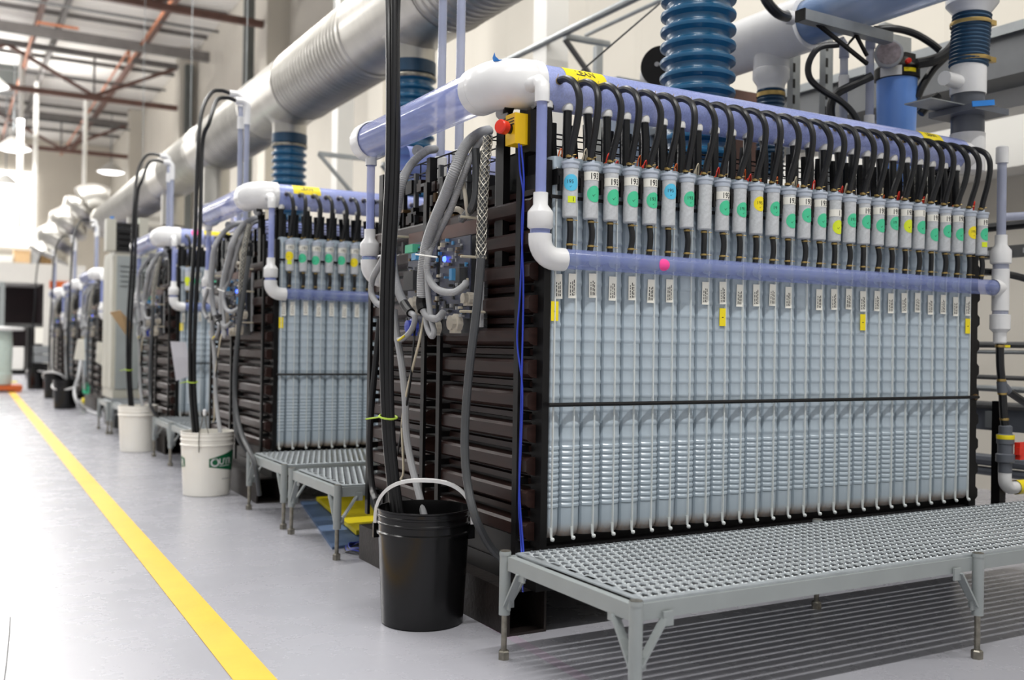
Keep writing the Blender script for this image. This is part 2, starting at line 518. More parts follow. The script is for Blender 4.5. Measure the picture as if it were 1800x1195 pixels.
# columns
for (px, dpt, nm, w, mt, ztop, z0) in ((435, 21.9, 'dark grey steel column rising behind the big duct, wider of the two', .2, M_COLG, 9, 0),
                                  (331, 27.6, 'dark grey steel column under a roof truss, thinner of the two', .2, M_COLG, 8.5, 0)):
    p = at_d(px, 200, dpt)
    t = empty('steel_column', (p.x, p.y, 0), nm, 'column', 'dark columns along the wall')
    part('shaft', MB().box(p.x - .1, p.x + .1, p.y - .1, p.y + .1, z0, ztop), mt, t)
    part('base_plate', MB().box(p.x - .2, p.x + .2, p.y - .2, p.y + .2, 0, .03), mt, t)
for (px, nm) in ((966, 'white square post rising behind the white pipe elbow'), (603, 'white square post behind the grey duct and the blue hoses')):
    p = at_x(px, 200, 4.1)
    t = empty('support_post', (p.x, p.y, 0), nm, 'post', 'white support posts')
    part('shaft', MB().box(p.x - .1, p.x + .1, p.y - .1, p.y + .1, 0, 6.2), M_COLW, t)
    part('base_plate', MB().box(p.x - .17, p.x + .17, p.y - .17, p.y + .17, 0, .03), M_COLW, t)
p = at_d(18, 140, 30)
t = empty('air_unit', (p.x, p.y, p.z - .45), 'dark grey louvred air unit hung under the roof at the picture edge', 'air unit')
part('housing', MB().box(p.x - 1.0, p.x + .38, p.y - .4, p.y + .4, p.z - .42, p.z + .42), M_DKSTEEL, t)
part('louvres', (lambda mb: [mb.box(p.x - .98, p.x + .36, p.y - .44, p.y - .4, p.z - .38 + .1 * i, p.z - .33 + .1 * i) for i in range(8)] and mb)(MB()), M_COLG, t)
for k in (-.8, .2): part('hanger_rod', MB().cyl((p.x + k, p.y, p.z + .42), (p.x + k, p.y, 9.0), .015, 6), M_GALV2, t)
# conduits dropping from the roof at the far left
for (px, D, y1, nm) in ((33, 27, 400, 'white conduit dropping from the roof near the bay lamps'), (60, 30, 395, 'pale bent conduit dropping from the roof'), (148, 32, 330, 'white hanger pipe above the flexible duct bend')):
    a = at_d(px, y1, D); solo('drop_conduit', MB().tube([a, V((a.x, a.y, 8.6))], .07, 8), M_WHITE2, nm, 'pipe', 'white drops from the roof')

# ================================================================== spiral duct
DX, DZ, DR = 2.59, 3.06, .29
t = empty('spiral_duct', (DX, 10, DZ - DR), 'big galvanised spiral duct running above the row of racks', 'duct')


def spiral(y0, y1, r, pitch=.07):
    n = int((y1 - y0) / pitch); pr = []
    for i in range(n):
        a = y0 + (y1 - y0) * i / n; b = y0 + (y1 - y0) * (i + 1) / n
        pr += [(r, a), (r, a + (b - a) * .8), (r + .009, a + (b - a) * .88), (r + .009, a + (b - a) * .95)]
    pr.append((r, y1)); return pr


for (a, b) in ((-.3, 5.35), (6.55, 8.1), (9.2, 10.9), (11.6, 13.2), (14.0, 19.2)):
    part('ribbed_section', MB().lathe(spiral(a, b, DR), (DX, 0, DZ), (0, 1, 0), 40), M_GALV, t)
for (a, b) in ((5.35, 6.55), (8.1, 9.2), (10.9, 11.6), (13.2, 14.0), (19.2, 19.7)):
    part('plain_section', MB().lathe([(DR + .012, a), (DR + .012, a + .04), (DR + .004, a + .05), (DR + .004, b - .05), (DR + .012, b - .04), (DR + .012, b)], (DX, 0, DZ), (0, 1, 0), 40), M_GALV, t)
part('end_cap', MB().lathe([(DR, 0), (DR * .97, .06), (.02, .09)], (DX, 19.7, DZ), (0, 1, 0), 40, cap1=True), M_GALV, t)
DROPS = (3.095, 5.9, 8.52)
for y in DROPS:
    part('takeoff', MB().lathe([(.2, 3.0), (.2, 2.84), (.155, 2.80), (.145, 2.78), (.145, 2.62)], (DX, y, 0), n=28), M_GALV, t)
for y in (11.2, 13.6, 16.4):
    part('takeoff', MB().lathe([(.15, 3.0), (.145, 2.78), (.145, 2.4)], (DX, y, 0), n=20), M_GALV, t)
for y in (4.2, 7.4, 10.0, 12.6, 16):
    part('hanger_rod', MB().cyl((DX, y, DZ + DR), (DX, y, DZ + DR + (5.6 if y > 13.5 else 2.2)), .005, 6).bar((DX - .06, y, DZ + DR + .004), (DX + .06, y, DZ + DR + .004), .03, .012), M_GALV2, t)
for k, y in enumerate(DROPS):
    t = empty('ribbed_hose', (DX, y, 1.5), ['large blue ribbed hose dropping behind the front white elbow rack', 'blue ribbed hose dropping beyond the hanging black cables',
                                           'blue ribbed hose dropping behind the second rack with its yellow label'][k], 'hose', 'blue ribbed drop hoses')
    pr = []; z = 1.5; p_ = .062
    while z < 2.66:
        pr += [(.125, z), (.127, z + .018), (.148, z + .03), (.15, z + .038), (.148, z + .046), (.127, z + .056)]; z += p_
    part('ribbed_wall', MB().lathe(pr, (DX, y, 0), n=32), M_BLUEH, t)
    part('cuff', MB().lathe([(.15, 2.62), (.15, 2.70), (.146, 2.70)], (DX, y, 0), n=32), M_BLUED, t)
    part('clamp_band', MB().lathe([(.152, 2.585), (.154, 2.588), (.154, 2.606), (.152, 2.609)], (DX, y, 0), n=32), M_BOLT, t)

# far flexible duct that turns off towards the open floor
FD = 20.6
q = [at_y(206, 388, FD), at_y(180, 366, FD), at_y(150, 366, FD), at_y(124, 392, FD), at_y(100, 424, FD), at_y(84, 452, FD)]
t = empty('flexible_duct', (q[3].x, q[3].y, q[3].z - .4), 'silver duct with flexible ribbed bend at the far end of the hall', 'duct')
part('straight_duct', MB().tube(spline([q[0] + V((.9, 0, -.1)), q[0], q[1]], 5), .36, 24), M_GALV, t)
part('elbow', MB().tube(spline([q[1], (q[1] + q[2]) / 2 + V((0, 0, .06)), q[2]], 5), .42, 24), M_GALV, t)
pp = resample(spline([q[2], (q[2] + q[3]) / 2, q[3], q[4], q[5]], 12), .06)
part('flexible_section', MB().tube(pp, [.36 + .04 * math.sin(i * 1.05) for i in range(len(pp))], 24), M_GALV, t)

# ================================================================== rack (cell machine)
OX, OY = 1.6, 2.62                         # its near corner on the floor
MESH = {}
NCOL, PITCH, FX0 = 27, .076, 1.625         # columns of cells along the front
FY = 2.60
TY = 2.575                                 # sight tube axis
HP = (1.722, .070)                          # header pipe height, radius
HY = 2.715
LP = (1.168, .031)                         # collector pipe
YPX = 1.50
YPE = 3.84                                  # far end of the aisle header


def cached(key, fn):
    if key not in MESH: MESH[key] = fn()
    return MESH[key]


def cell_mesh(left, rgt=.0362):
    mb = MB()
    prof = [(-left, .055), (-left, .026), (-left * .86, .012), (-left * .5, .003), (0, 0), (rgt * .5, .003), (rgt * .86, .012), (rgt, .026), (rgt, .055)]
    lev = [(.312, -.016), (.318, -.008), (.33, -.002), (.345, 0), (.40, 0)]
    z = .402
    while z < .588:
        lev += [(z, .0), (z + .004, .0029), (z + .0105, .0029), (z + .0145, .0)]; z += .0178
    lev += [(.6, 0)]
    z = .605
    while z < 1.45:
        lev += [(z, .0002), (z + .004, .0017), (z + .009, .0027), (z + .013, .0022), (z + .019, .0008), (z + .043, .0)]; z += .044
    lev += [(1.455, 0)]
    vs = []
    for z, e in lev:
        for x, y in prof:
            sx = 1 + e * 4 if e < 0 else 1
            k = 0 if y > .05 else 1
            vs.append((x * sx + (0 if e < 0 else math.copysign(min(e * .25, .0007), x) * k), y - e * k, z))
    n = len(prof)
    fs = [(i * n + j, i * n + j + 1, (i + 1) * n + j + 1, (i + 1) * n + j) for i in range(len(lev) - 1) for j in range(n - 1)]
    fs += [tuple(range(n)), tuple(range((len(lev) - 1) * n, len(lev) * n))]
    mb.add(vs, fs)
    return mb.mesh('cell', M_CELL, angle=28)


def fin_mesh():
    mb = MB()
    mb.box(-.0015, .0015, -.0078, .004, .328, 1.45)
    mb.tube([(0, -.002, .345), (0, -.003, .325), (0, -.004, .314)], [.005, .0045, .004], 8)
    mb.lathe([(.002, -.004), (.0065, 0), (.0065, .006), (.003, .009)], (0.001, -.006, .310), (.2, -1, 0), 10, cap0=True, cap1=True)
    return mb.mesh('fin', M_FIN)


def barcode_mesh(seed):
    rn = random.Random(seed); mb = MB()
    mb.box(-.0125, .0125, -.0007, .0007, -.038, .038)
    for x in (-.006, .001, .006):
        z = -.03
        while z < .012:
            l = rn.uniform(.004, .012); mb.box(x - .0012, x + .0012, -.0011, -.0007, z, z + l, 1); z += l + .003
    return mb.mesh('barcode_label', [M_PAPER, M_INK])


def tag_mesh():
    mb = MB(); mb.box(-.012, .012, -.001, .001, -.03, .03); mb.box(-.003, .003, -.0014, -.001, -.002, .001, 1)
    return mb.mesh('yellow_tag', [M_YEL, M_INK])


def tube_mesh():
    mb = MB(); r = .0232
    mb.lathe([(.006, 1.292), (r - .003, 1.294), (r, 1.298), (r + .0006, 1.38), (r + .001, 1.446)], n=24, cap0=True)
    return mb.mesh('sight_tube', M_TUBE)


def cap_mesh():
    mb = MB(); r = .0252
    mb.lathe([(r, 1.444), (r + .001, 1.448), (r + .001, 1.456), (r + .004, 1.46), (r + .004, 1.466), (.012, 1.468), (.012, 1.478), (.0105, 1.479)], n=24, cap1=True)
    return mb.mesh('cap', mat('frosted_cap', (198, 207, 220), .4, var=.05, alpha=.9))


def label_mesh(txt):
    mb = MB(); r = .0247
    wrapz(mb, rect2d(.072, .026, 16), r, R(-18), 0)
    wrapz(mb, text2d(txt, .8, .018), r + .0003, R(-41), 0, .0262, 0 if len(txt) > 1 else .012, -.0092, 1)
    return mb.mesh('number_label', [M_PAPER, M_INK])


def dot_mesh(m, txt, a0, rr=.0255):
    mb = MB(); r = .0246
    wrapz(mb, disc2d(rr), r, a0, 0)
    if txt == 'tick': wrapz(mb, TICK, r + .0003, a0, 0, .0075, -.004, -.004, 1)
    elif txt: wrapz(mb, text2d(txt), r + .0003, a0, 0, .016, -.016, -.002, 1); wrapz(mb, TICK, r + .0003, a0, 0, .005, -.002, -.012, 1)
    return mb.mesh('dot_sticker', [m, M_INK])


def small_tag_mesh(txt):
    mb = MB(); r = .0245
    wrapz(mb, rect2d(.026, .020, 8), r, R(-18), 0)
    if txt: wrapz(mb, text2d(txt, 1, .01), r + .0003, R(-18), 0, .018, 0, -.006, 1)
    return mb.mesh('small_tag', [M_LIME, M_INK])


def loop_mesh(k):
    """overflow hose from the header pipe over to the sight tube, column-local; k varies its lean"""
    dx = (.004, -.003, .007, 0, .010)[k % 5]
    y0 = HY - math.sqrt(HP[1] ** 2 - .007 ** 2)
    P = [(0, y0 + .004, 1.728), (0, y0 - .018, 1.730), (.001, 2.594, 1.724), (.003, 2.556, 1.698), (dx + .003, 2.538, 1.65), (dx, 2.545, 1.58), (dx * .3, 2.565, 1.515), (0, TY, 1.474)]
    mb = MB().tube(spline(P, 6), .0112, 10)
    mb.lathe([(.0126, -.004), (.0129, .0), (.0126, .004)], (0, y0 - .003, 1.729), (0, 1, 0), 12, 1)
    mb.tube([(-.008, y0 - .004, 1.739), (-.004, y0 - .003, 1.750)], .0012, 5, 1)
    mb.lathe([(.0126, -.004), (.0131, .0), (.0126, .004)], (0, TY, 1.482), n=12, mi=1)
    mb.tube([(-.004, TY - .011, 1.484), (.012, TY - .016, 1.487)], .001, 5, 1)
    return mb.mesh('overflow_hose', [M_RUB, M_BRASS], (0, TY, 0))


def linkhose_mesh(k):
    dx = (0, .004, -.003, .006, .002)[k % 5]
    mb = MB().tube(spline([(0, 0, 1.298), (dx, -.004, 1.262), (dx, -.003, 1.23), (0, 0, LP[0] + LP[1] - .004)], 5), .0096, 10)
    for z in (1.287, 1.212):
        mb.lathe([(.0108, -.003), (.0114, 0), (.0108, .003)], (dx * .6, -.001, z), n=12, mi=1)
        mb.tube([(.006, -.011, z), (.02, -.014, z - .001)], .001, 5, 1)
    return mb.mesh('link_hose', [M_RUB, M_BRASS])


def drop_mesh(k):
    rn = random.Random(k); dx = rn.uniform(-.004, .004)
    mb = MB().tube(spline([(0, 0, 1.652), (dx, -.004, 1.58), (dx * .5, -.004, 1.52), (0, .0, 1.45)], 5), .0145, 10)
    mb.tube(spline([(.036, .06, 1.63), (.036 + dx, .06, 1.55), (.034, .05, 1.45)], 4), .012, 8)
    mb.tube(spline([(.008, .10, 1.63), (.012 + dx, .10, 1.55), (.01, .08, 1.45)], 4), .013, 8)
    mb.lathe([(.014, 1.648), (.0185, 1.65), (.0185, 1.664), (.014, 1.676)], n=14, mi=1)
    return mb.mesh('drop_hose', [M_RUB, M_WHITE2])


def wires_mesh(k):
    rn = random.Random(k + 50); mb = MB()
    for j in range(3):
        x = rn.uniform(-.02, .03); y = rn.uniform(-.02, .02); h = rn.uniform(.02, .06)
        mb.tube(spline([(x, y, 1.458), (x + .006, y - .008, 1.458 + h), (x + .018, y - .004, 1.47 + h), (x + .024, y + .008, 1.455 + h * .5), (x + .02, y + .03, 1.46)], 4), .0022, 5, rn.randrange(3))
    return mb.mesh('sensor_wires', [M_ORANGE, M_RED, M_WIREW])


def clip_mesh():
    mb = MB(); mb.box(-.010, .010, .0, .034, 1.395, 1.442); mb.lathe([(.001, 0), (.009, .002), (.009, .012), (.001, .014)], (0, -.004, 1.425), (0, 1, 0), 10); mb.box(-.004, .004, -.004, .01, 1.375, 1.42)
    return mb.mesh('tube_clip', M_BLK)


# tubes of the front rack, column by column: number label, dot colour, dot text, extra tag
SPEC = [('', 'c', '195', 's1'), ('193', 'g', 'tick', ''), ('193', 'g', 'tick', ''), ('193', 'g', 'tick', ''), ('193', 'g', '193', ''), ('', 'c', '195', ''), ('', 'g', '193', ''),
        ('', '', '', ''), ('193', 'g', 'tick', ''), ('', 'g', '191', ''), ('', 'y', '195', ''), ('', 'g', '19', ''), ('193', 'g', 'tick', ''), ('193', 'g', 'tick', ''),
        ('193', 'g', 'tick', ''), ('1', 'l', 'tick', ''), ('', 'g', '193', ''), ('193', 'g', 'tick', ''), ('193', 'g', 'tick', ''), ('193', 'g', '19', ''), ('193', 'l', 'tick', ''),
        ('1', 'g', 'tick', ''), ('193', 'g', 'tick', ''), ('193', 'g', 'tick', ''), ('193', 'g', 'tick', ''), ('', 'y', '195', ''), ('193', 'g', 'tick', 's')]
SPEC_B = [('193', 'y', 'tick', 's'), ('193', 'g', 'tick', ''), ('193', 'g', 'tick', ''), ('193', 'g', 'tick', ''), ('193', 'g', 'tick', ''), ('193', 'y', 'tick', '')] + [('193', 'g', 'tick', '')] * 21
SPEC_C = [('', 'l', '', 's')] + [('193', 'g', 'tick', '')] * 26
DOTM = {'c': M_CYAN, 'g': M_GRN, 'y': M_YEL, 'l': M_LIME}
# height of each label and dot on the front rack's tubes
ZL = [0, 1.4265, 1.415, 1.424, 1.427, 0, 0, 0, 1.4136, 0, 0, 0, 1.4217, 1.4246, 1.4257, 1.397, 0, 1.416, 1.4227, 1.4254, 1.4285, 1.432, 1.42, 1.4217, 1.428, 0, 1.425]
ZD = [1.399, 1.371, 1.367, 1.368, 1.371, 1.4055, 1.388, 0, 1.3715, 1.3714, 1.398, 1.387, 1.351, 1.3765, 1.364, 1.346, 1.376, 1.376, 1.368, 1.382, 1.377, 1.378, 1.355, 1.374, 1.366, 1.379, 1.377]


def add_column(root, i, spec, full):
    x = FX0 + PITCH * i
    lx = x - OX
    left = .012 if i == 0 else .0362
    c = link('cell', cached(('cell', left, i == 26), lambda: cell_mesh(left, .012 if i == 26 else .0362)), root, (lx, FY - OY, 0))
    link('fin', cached('fin', fin_mesh), c)
    if i not in (7, 15 - 1 + 2 - 2):
        b = link('barcode_label', cached(('bar', i % 5), lambda: barcode_mesh(i % 5)), c, (-.0135 if i else .012, -.0045, 1.088 + (i * 37 % 5 - 2) * .002), R(-6))
        b.rotation_euler = (0, R((i * 53 % 7) - 3) * .5, R(-10))
    if i in (0, 9, 18, 26):
        link('yellow_tag', cached('ytag', tag_mesh), c, (-.0125 if i else 0, -.0045, 1.008), R(-10))
    tb = link('sight_tube', cached('tube', tube_mesh), root, (lx + .036, TY - OY, 0))
    link('cap', cached('cap', cap_mesh), tb)
    nl_, dc, dt, ex = spec[i]
    if nl_:
        link('number_label', cached(('lab', nl_), lambda: label_mesh(nl_)), tb, (0, 0, ZL[i] if full else 1.424))
    if dc:
        a0 = R(-24) if i == 0 else R((-2 if dc != 'c' else -13) if full else -30)
        link('dot_sticker', cached(('dot', dc, dt, i == 0, full), lambda: dot_mesh(DOTM[dc], dt, a0)), tb, (0, 0, ZD[i] if full else 1.376 - .008 * (i * 7 % 3)))
    if ex:
        link('small_tag', cached(('small', ex), lambda: small_tag_mesh('1' if ex == 's1' else '')), tb, (0, 0, (1.348 if i == 0 else 1.336) if full else 1.34))
    link('overflow_hose', cached(('loop', i % 5), lambda: loop_mesh(i)), root, (lx + .034, TY - OY, 0))
    link('link_hose', cached(('link', i % 5), lambda: linkhose_mesh(i)), root, (lx + .036, TY - OY, 0))
    link('drop_hose', cached(('drop', i % 5), lambda: drop_mesh(i)), root, (lx + .014, HY - .034 - OY, 0))
    if full:
        link('tube_clip', cached('clip', clip_mesh), root, (lx, TY - OY, 0))
        link('sensor_wires', cached(('wires', i % 6), lambda: wires_mesh(i)), root, (lx + .02, 2.65 - OY, 0))


def P_(name, key, mats, root, fn, angle=35):
    """rack part: mesh built once in the front rack's room coordinates and reused on every rack"""
    def make():
        mb = MB(); fn(mb); return mb.mesh(name, mats, (OX, OY, 0), angle)
    return link(name, cached(key, make), root)


XE = FX0 + PITCH * 26 + .013        # right end of the cells
YB = 3.96                           # back of the rack


def ribs(mb, y0, y1):
    z = .30
    while z < 1.32:
        mb.prism([(1.606, z - .002), (1.566, z + .006), (1.556, z + .014), (1.556, z + .048), (1.564, z + .056), (1.606, z + .060)], 1, y0, y1)
        mb.prism([(1.606, z + .068), (1.590, z + .072), (1.590, z + .090), (1.606, z + .094)], 1, y0 + .006, y1 - .006)
        z += .1


def ribs_right(mb, y0, y1):
    z = .30
    while z < 1.40:
        mb.prism([(XE + .03, z - .002), (XE + .052, z + .006), (XE + .064, z + .016), (XE + .064, z + .046), (XE + .052, z + .056), (XE + .03, z + .060)], 1, y0, y1)
        z += .1


def make_rack(off, label, ncol, spec, full=False, dx=0.):
    root = empty('cell_rack', (OX + dx, OY + off, 0), label, 'machine', 'racks of white cells along the aisle')
    for i in range(ncol): add_column(root, i, spec, full)
    # base and body
    for x in (1.53, 3.52):
        def beam(mb, x=x):
            w = .008
            mb.box(x, x + .14, 2.69, YB, 0, w); mb.box(x, x + .14, 2.69, YB, .142 - w, .142); mb.box(x, x + w, 2.69, YB, w, .142 - w); mb.box(x + .14 - w, x + .14, 2.69, YB, w, .142 - w)
        P_('base_beam', ('beam', x), M_BEAM, root, beam)
    P_('plinth', 'plinth', M_FRAME, root, lambda mb: (mb.box(1.60, XE + .03, 2.64, YB, .142, .20), mb.box(1.60, XE + .05, 2.615, 2.70, .20, .285), mb.box(1.60, XE + .05, YB - .08, YB, .20, .285)))
    P_('core_body', 'core', M_BLK, root, lambda mb: mb.box(1.606, XE + .03, 2.655, YB, .2, 1.44))
    P_('side_panel', 'ribA', M_RIB, root, lambda mb: ribs(mb, 2.635, 3.26))
    P_('side_panel', 'ribB', M_RIB, root, lambda mb: ribs(mb, 3.37, 3.93))
    P_('side_panel', 'ribC', M_BLK, root, lambda mb: ribs_right(mb, 2.606, YB))
    P_('corner_plate', 'corner', M_FRAME, root, lambda mb: mb.box(1.588, 1.6115, 2.600, 2.66, .285, 1.47))
    P_('corner_plate', 'cornerR', M_FRAME, root, lambda mb: (mb.box(XE, XE + .042, 2.600, 2.68, .28, 1.47)))
    P_('rod_nut', 'nut', M_BRONZE, root, lambda mb: mb.lathe([(.001, 0), (.012, .001), (.012, .012), (.004, .016)], (XE + .028, 2.602, .722), (0, -1, 0), 10))
    P_('gap_backing', 'backing', M_BLK, root, lambda mb: (mb.box(1.66, XE, 2.90, 2.95, 1.44, 1.545), mb.box(1.66, XE, 3.2, 3.4, 1.44, 1.52)))  # black backing, added so the gaps between the drop hoses look dark
    for y in (2.69, 3.25, 3.385, 3.925):
        def strap(mb, y=y):
            mb.box(1.545, 1.557, y - .014, y + .014, .19, 1.5)
            z = .27
            while z < 1.3:
                mb.box(1.556, 1.60, y - .01, y + .01, z, z + .02); z += .1
        P_('strap_post', ('strap', y), M_FRAME, root, strap)
    P_('retaining_rod', 'rod', M_BLK, root, lambda mb: mb.tube([(1.60, 2.583, .722), (XE + .03, 2.583, .722)], .0065, 8))
    P_('retaining_bar', 'bar', M_BLK, root, lambda mb: mb.box(1.60, XE, 2.588, 2.592, 1.352, 1.363))
    # header pipes
    P_('header_pipe', 'hdr', M_CLEARX, root, lambda mb: mb.lathe([(HP[1], 1.60), (HP[1], 3.66)], (0, HY, HP[0]), (1, 0, 0), 32))
    P_('header_pipe', 'hdrY', M_CLEAR, root, lambda mb: mb.lathe([(HP[1], 2.86), (HP[1], YPE)], (YPX, 0, HP[0]), (0, 1, 0), 32))
    P_('header_pipe', 'hdrR', M_CLEAR, root, lambda mb: mb.lathe([(HP[1], 1.66), (HP[1], 3.66)], (0, 3.86, 1.66), (1, 0, 0), 24))
    P_('end_cap', 'endcap', M_WHITE, root, lambda mb: mb.lathe([(HP[1] + .004, YPE - .055), (HP[1] + .008, YPE - .05), (HP[1] + .008, YPE + .02), (HP[1] * .7, YPE + .035), (.01, YPE + .037)], (YPX, 0, HP[0]), (0, 1, 0), 32, cap1=True))

    def elbow(mb):
        r = HP[1]
        pts = [V((1.615, HY, HP[0])), V((1.60, HY, HP[0])), V((1.595, HY, HP[0]))] + arc3((1.595, HY + .095, HP[0]), .095, (-1, 0, 0), (0, -1, 0), PI / 2, 0, 8) + [V((YPX, HY + .13, HP[0])), V((YPX, HY + .15, HP[0]))]
        k = len(pts); rs = [r + .005, r + .006, r + .006] + [r + .008] * (k - 5) + [r + .007, r + .003]
        mb.tube(pts, rs, 28)
        mb.lathe([(r + .005, 1.585), (r + .008, 1.588), (r + .008, 1.618), (r + .004, 1.621)], (0, HY, HP[0]), (1, 0, 0), 28)
        mb.tube([V((YPX, HY + .12, HP[0])), V((YPX, HY + .165, HP[0]))], r + .008, 28)
    P_('elbow', 'elb', M_WHITE, root, elbow, 50)
    # left drop to the collector, front and back
    for (y, sx, k) in ((TY, 1.556, 'f'), (3.805, 1.495, 'b')):
        P_('drop_pipe', ('dp', k), M_CLEAR, root, lambda mb, y=y, sx=sx: mb.lathe([(.0165, 1.30), (.0165, 1.66)], (sx, y, 0), n=20))
        P_('clear_sleeve', ('cs', k), M_CLEAR, root, lambda mb, y=y, sx=sx: mb.lathe([(.031, 1.215), (.031, 1.275)], (sx, y, 0), n=20))

        def fit(mb, y=y, sx=sx):
            pts = [V((sx, y, 1.238))] + arc3((sx + .057, y, 1.222), .057, (-1, 0, 0), (0, 0, -1), 0, PI / 2, 8) + [V((sx + .085, y, 1.165))]
            mb.tube(pts, [.0355] * len(pts), 20)
        P_('elbow', ('ft', k), M_WHITE, root, fit, 50)
        P_('union_fitting', ('un', k), M_WHITE, root, lambda mb, y=y, sx=sx: mb.lathe([(.0, 1.362), (.0225, 1.362), (.0225, 1.325), (.038, 1.305), (.039, 1.30), (.039, 1.258), (.033, 1.252), (.02, 1.252)], (sx, y, 0), n=24), 50)
        if y < 3:
            P_('saddle', 'sad', M_WHITE, root, lambda mb, y=y, sx=sx: mb.tube([V((sx, y, 1.635)), V((sx, y, 1.655)), V((sx, y, 1.685)), V((sx + .002, y + .02, 1.70)), V((sx + .006, HY - .04, 1.705))], [.0225, .023, .023, .023, .023], 18), 50)
        else:
            P_('saddle', 'sadb', M_WHITE, root, lambda mb, y=y, sx=sx: mb.lathe([(.023, 1.67), (.023, 1.62)], (sx, y, 0), n=16))
    P_('collector_pipe', 'coll', M_CLEAR2, root, lambda mb: mb.lathe([(LP[1], 1.64), (LP[1], 3.735)], (0, TY, LP[0]), (1, 0, 0), 24))
    # brackets, frame uprights and wire trays on top
    for x in (1.63, XE - .01):
        for y in (2.73, 3.87):
            P_('pipe_bracket', ('br', x, y), M_FRAME, root, lambda mb, x=x, y=y: (mb.box(x - .012, x + .02, y - .03, y + .03, 1.44, 1.655 if y < 3 else 1.6), mb.box(x - .03, x + .03, y - .055, y + .055, 1.645 if y < 3 else 1.59, 1.66 if y < 3 else 1.6)))
    for k, bxx in enumerate(((1.565, 1.59, 2.825, 2.875, 1.15, 1.63), (1.57, 1.60, 3.40, 3.43, 1.2, 1.60), (1.57, 1.60, 3.86, 3.90, 1.2, 1.6))):
        P_('frame_upright', ('upr', k), M_FRAME, root, lambda mb, q_=bxx: mb.box(*q_))
    P_('frame_arm', 'arm', M_FRAME, root, lambda mb: mb.bar((1.575, 2.86, 1.61), (1.53, 2.73, 1.652), .03, .022))

    def tray(mb):
        for y in (2.86, 3.0, 3.3, 3.55, 3.8):
            mb.tube([(1.60, y, 1.48), (1.60, y, 1.60)], .003, 5); mb.tube([(1.60, y, 1.60), (XE, y, 1.60)], .0025, 4)
        for z in (1.52, 1.56, 1.60):
            mb.tube([(1.60, 2.80, z), (1.60, 3.9, z)], .003, 5)
            mb.tube([(1.62, 2.80, z), (XE, 2.80, z)], .003, 5)
        for i in range(26):
            x = 1.66 + i * .076
            mb.tube([(x, 2.80, 1.45), (x, 2.80, 1.60)], .0025, 4)
    P_('wire_tray', 'tray', M_FRAME, root, tray)

    def strips(mb):
        rn = random.Random(3)
        for i in range(46):
            y = rn.uniform(2.87, 3.88); z = rn.uniform(1.30, 1.50); w = rn.uniform(.01, .05); h = rn.uniform(.01, .05)
            mb.box(1.566, 1.566 + rn.uniform(.02, .045), y, y + w, z, z + h, rn.choice((0, 0, 0, 1, 2, 2, 3)))
        for i in range(9):
            y = 2.88 + i * .11; mb.box(1.574, 1.59, y, y + .016, 1.25, 1.56, 0 if i % 2 else 3)
    P_('terminal_strip', 'strips', [M_BLK, M_BRONZE, M_RIB, M_COND2], root, strips)
    for k, (y, z) in enumerate(((at_x(884, 200, 1.53).y, at_x(884, 200, 1.53).z), (at_x(735, 265, 1.53).y, at_x(735, 265, 1.53).z))):
        P_('guide_roller', ('roll', k), M_COND, root, lambda mb, y=y, z=z: (mb.lathe([(.004, .012), (.006, .01), (.021, .01), (.021, -.01), (.006, -.01)], (1.53, y, z), (-.8, -.6, 0), 18, cap0=True, cap1=True), mb.cyl((1.53, y, z), (1.58, y + .03, z), .006, 8)))
    # controls behind clear acrylic
    box = P_('control_box', 'acr', M_ACR, root, lambda mb: (mb.box(1.470, 1.474, 2.91, 3.545, .93, 1.33), mb.box(1.474, 1.56, 2.91, 2.914, .93, 1.33), mb.box(1.474, 1.56, 3.541, 3.545, .93, 1.33), mb.box(1.474, 1.56, 2.91, 3.545, 1.326, 1.33)))

    def Q(name, key, mats, fn):
        def mk():
            mb = MB(); fn(mb); return mb.mesh(name, mats, (OX, OY, 0))
        return link(name, cached(key, mk), box)

    def pcb(mb):
        rn = random.Random(11)
        mb.box(1.532, 1.536, 2.985, 3.22, .99, 1.27); mb.box(1.532, 1.536, 3.25, 3.50, .98, 1.28)
        for i in range(150):
            y = rn.uniform(2.99, 3.48); z = rn.uniform(.985, 1.26); s = rn.uniform(.004, .014); h = rn.uniform(.004, .016)
            mb.box(1.532 - rn.uniform(.004, .018), 1.532, y, y + s, z, z + h, rn.choice((1, 1, 2, 2, 3, 4, 5)))
    Q('circuit_board', 'pcb', [M_PCB, M_BLK, M_COND, M_WIREW, M_CBLUE, M_BRONZE], pcb)
    Q('relay', 'relay', [M_CBLUE, M_GRN, M_BLK], lambda mb: (mb.box(1.50, 1.53, 3.06, 3.08, 1.12, 1.16), mb.box(1.50, 1.53, 3.36, 3.40, 1.21, 1.235), mb.box(1.50, 1.53, 3.39, 3.46, 1.24, 1.27, 1), mb.box(1.495, 1.53, 3.37, 3.46, 1.10, 1.17, 2), mb.box(1.50, 1.53, 3.0, 3.03, 1.11, 1.16, 2)))
    Q('status_light', 'led', M_LED, lambda mb: mb.lathe([(.011, 0), (.009, .006), (.002, .009)], (1.525, 3.165, 1.20), (-1, 0, 0), 12, cap1=True))
    Q('mounting_strip', 'stripw', M_COND, lambda mb: mb.box(1.55, 1.56, 2.935, 2.95, .96, 1.30))
    Q('back_panel', 'bpan', M_BLK, lambda mb: mb.box(1.55, 1.556, 2.96, 3.53, .94, 1.27))
    Q('brown_panel', 'brp', M_RUST, lambda mb: mb.box(1.545, 1.556, 2.96, 3.53, 1.275, 1.322))
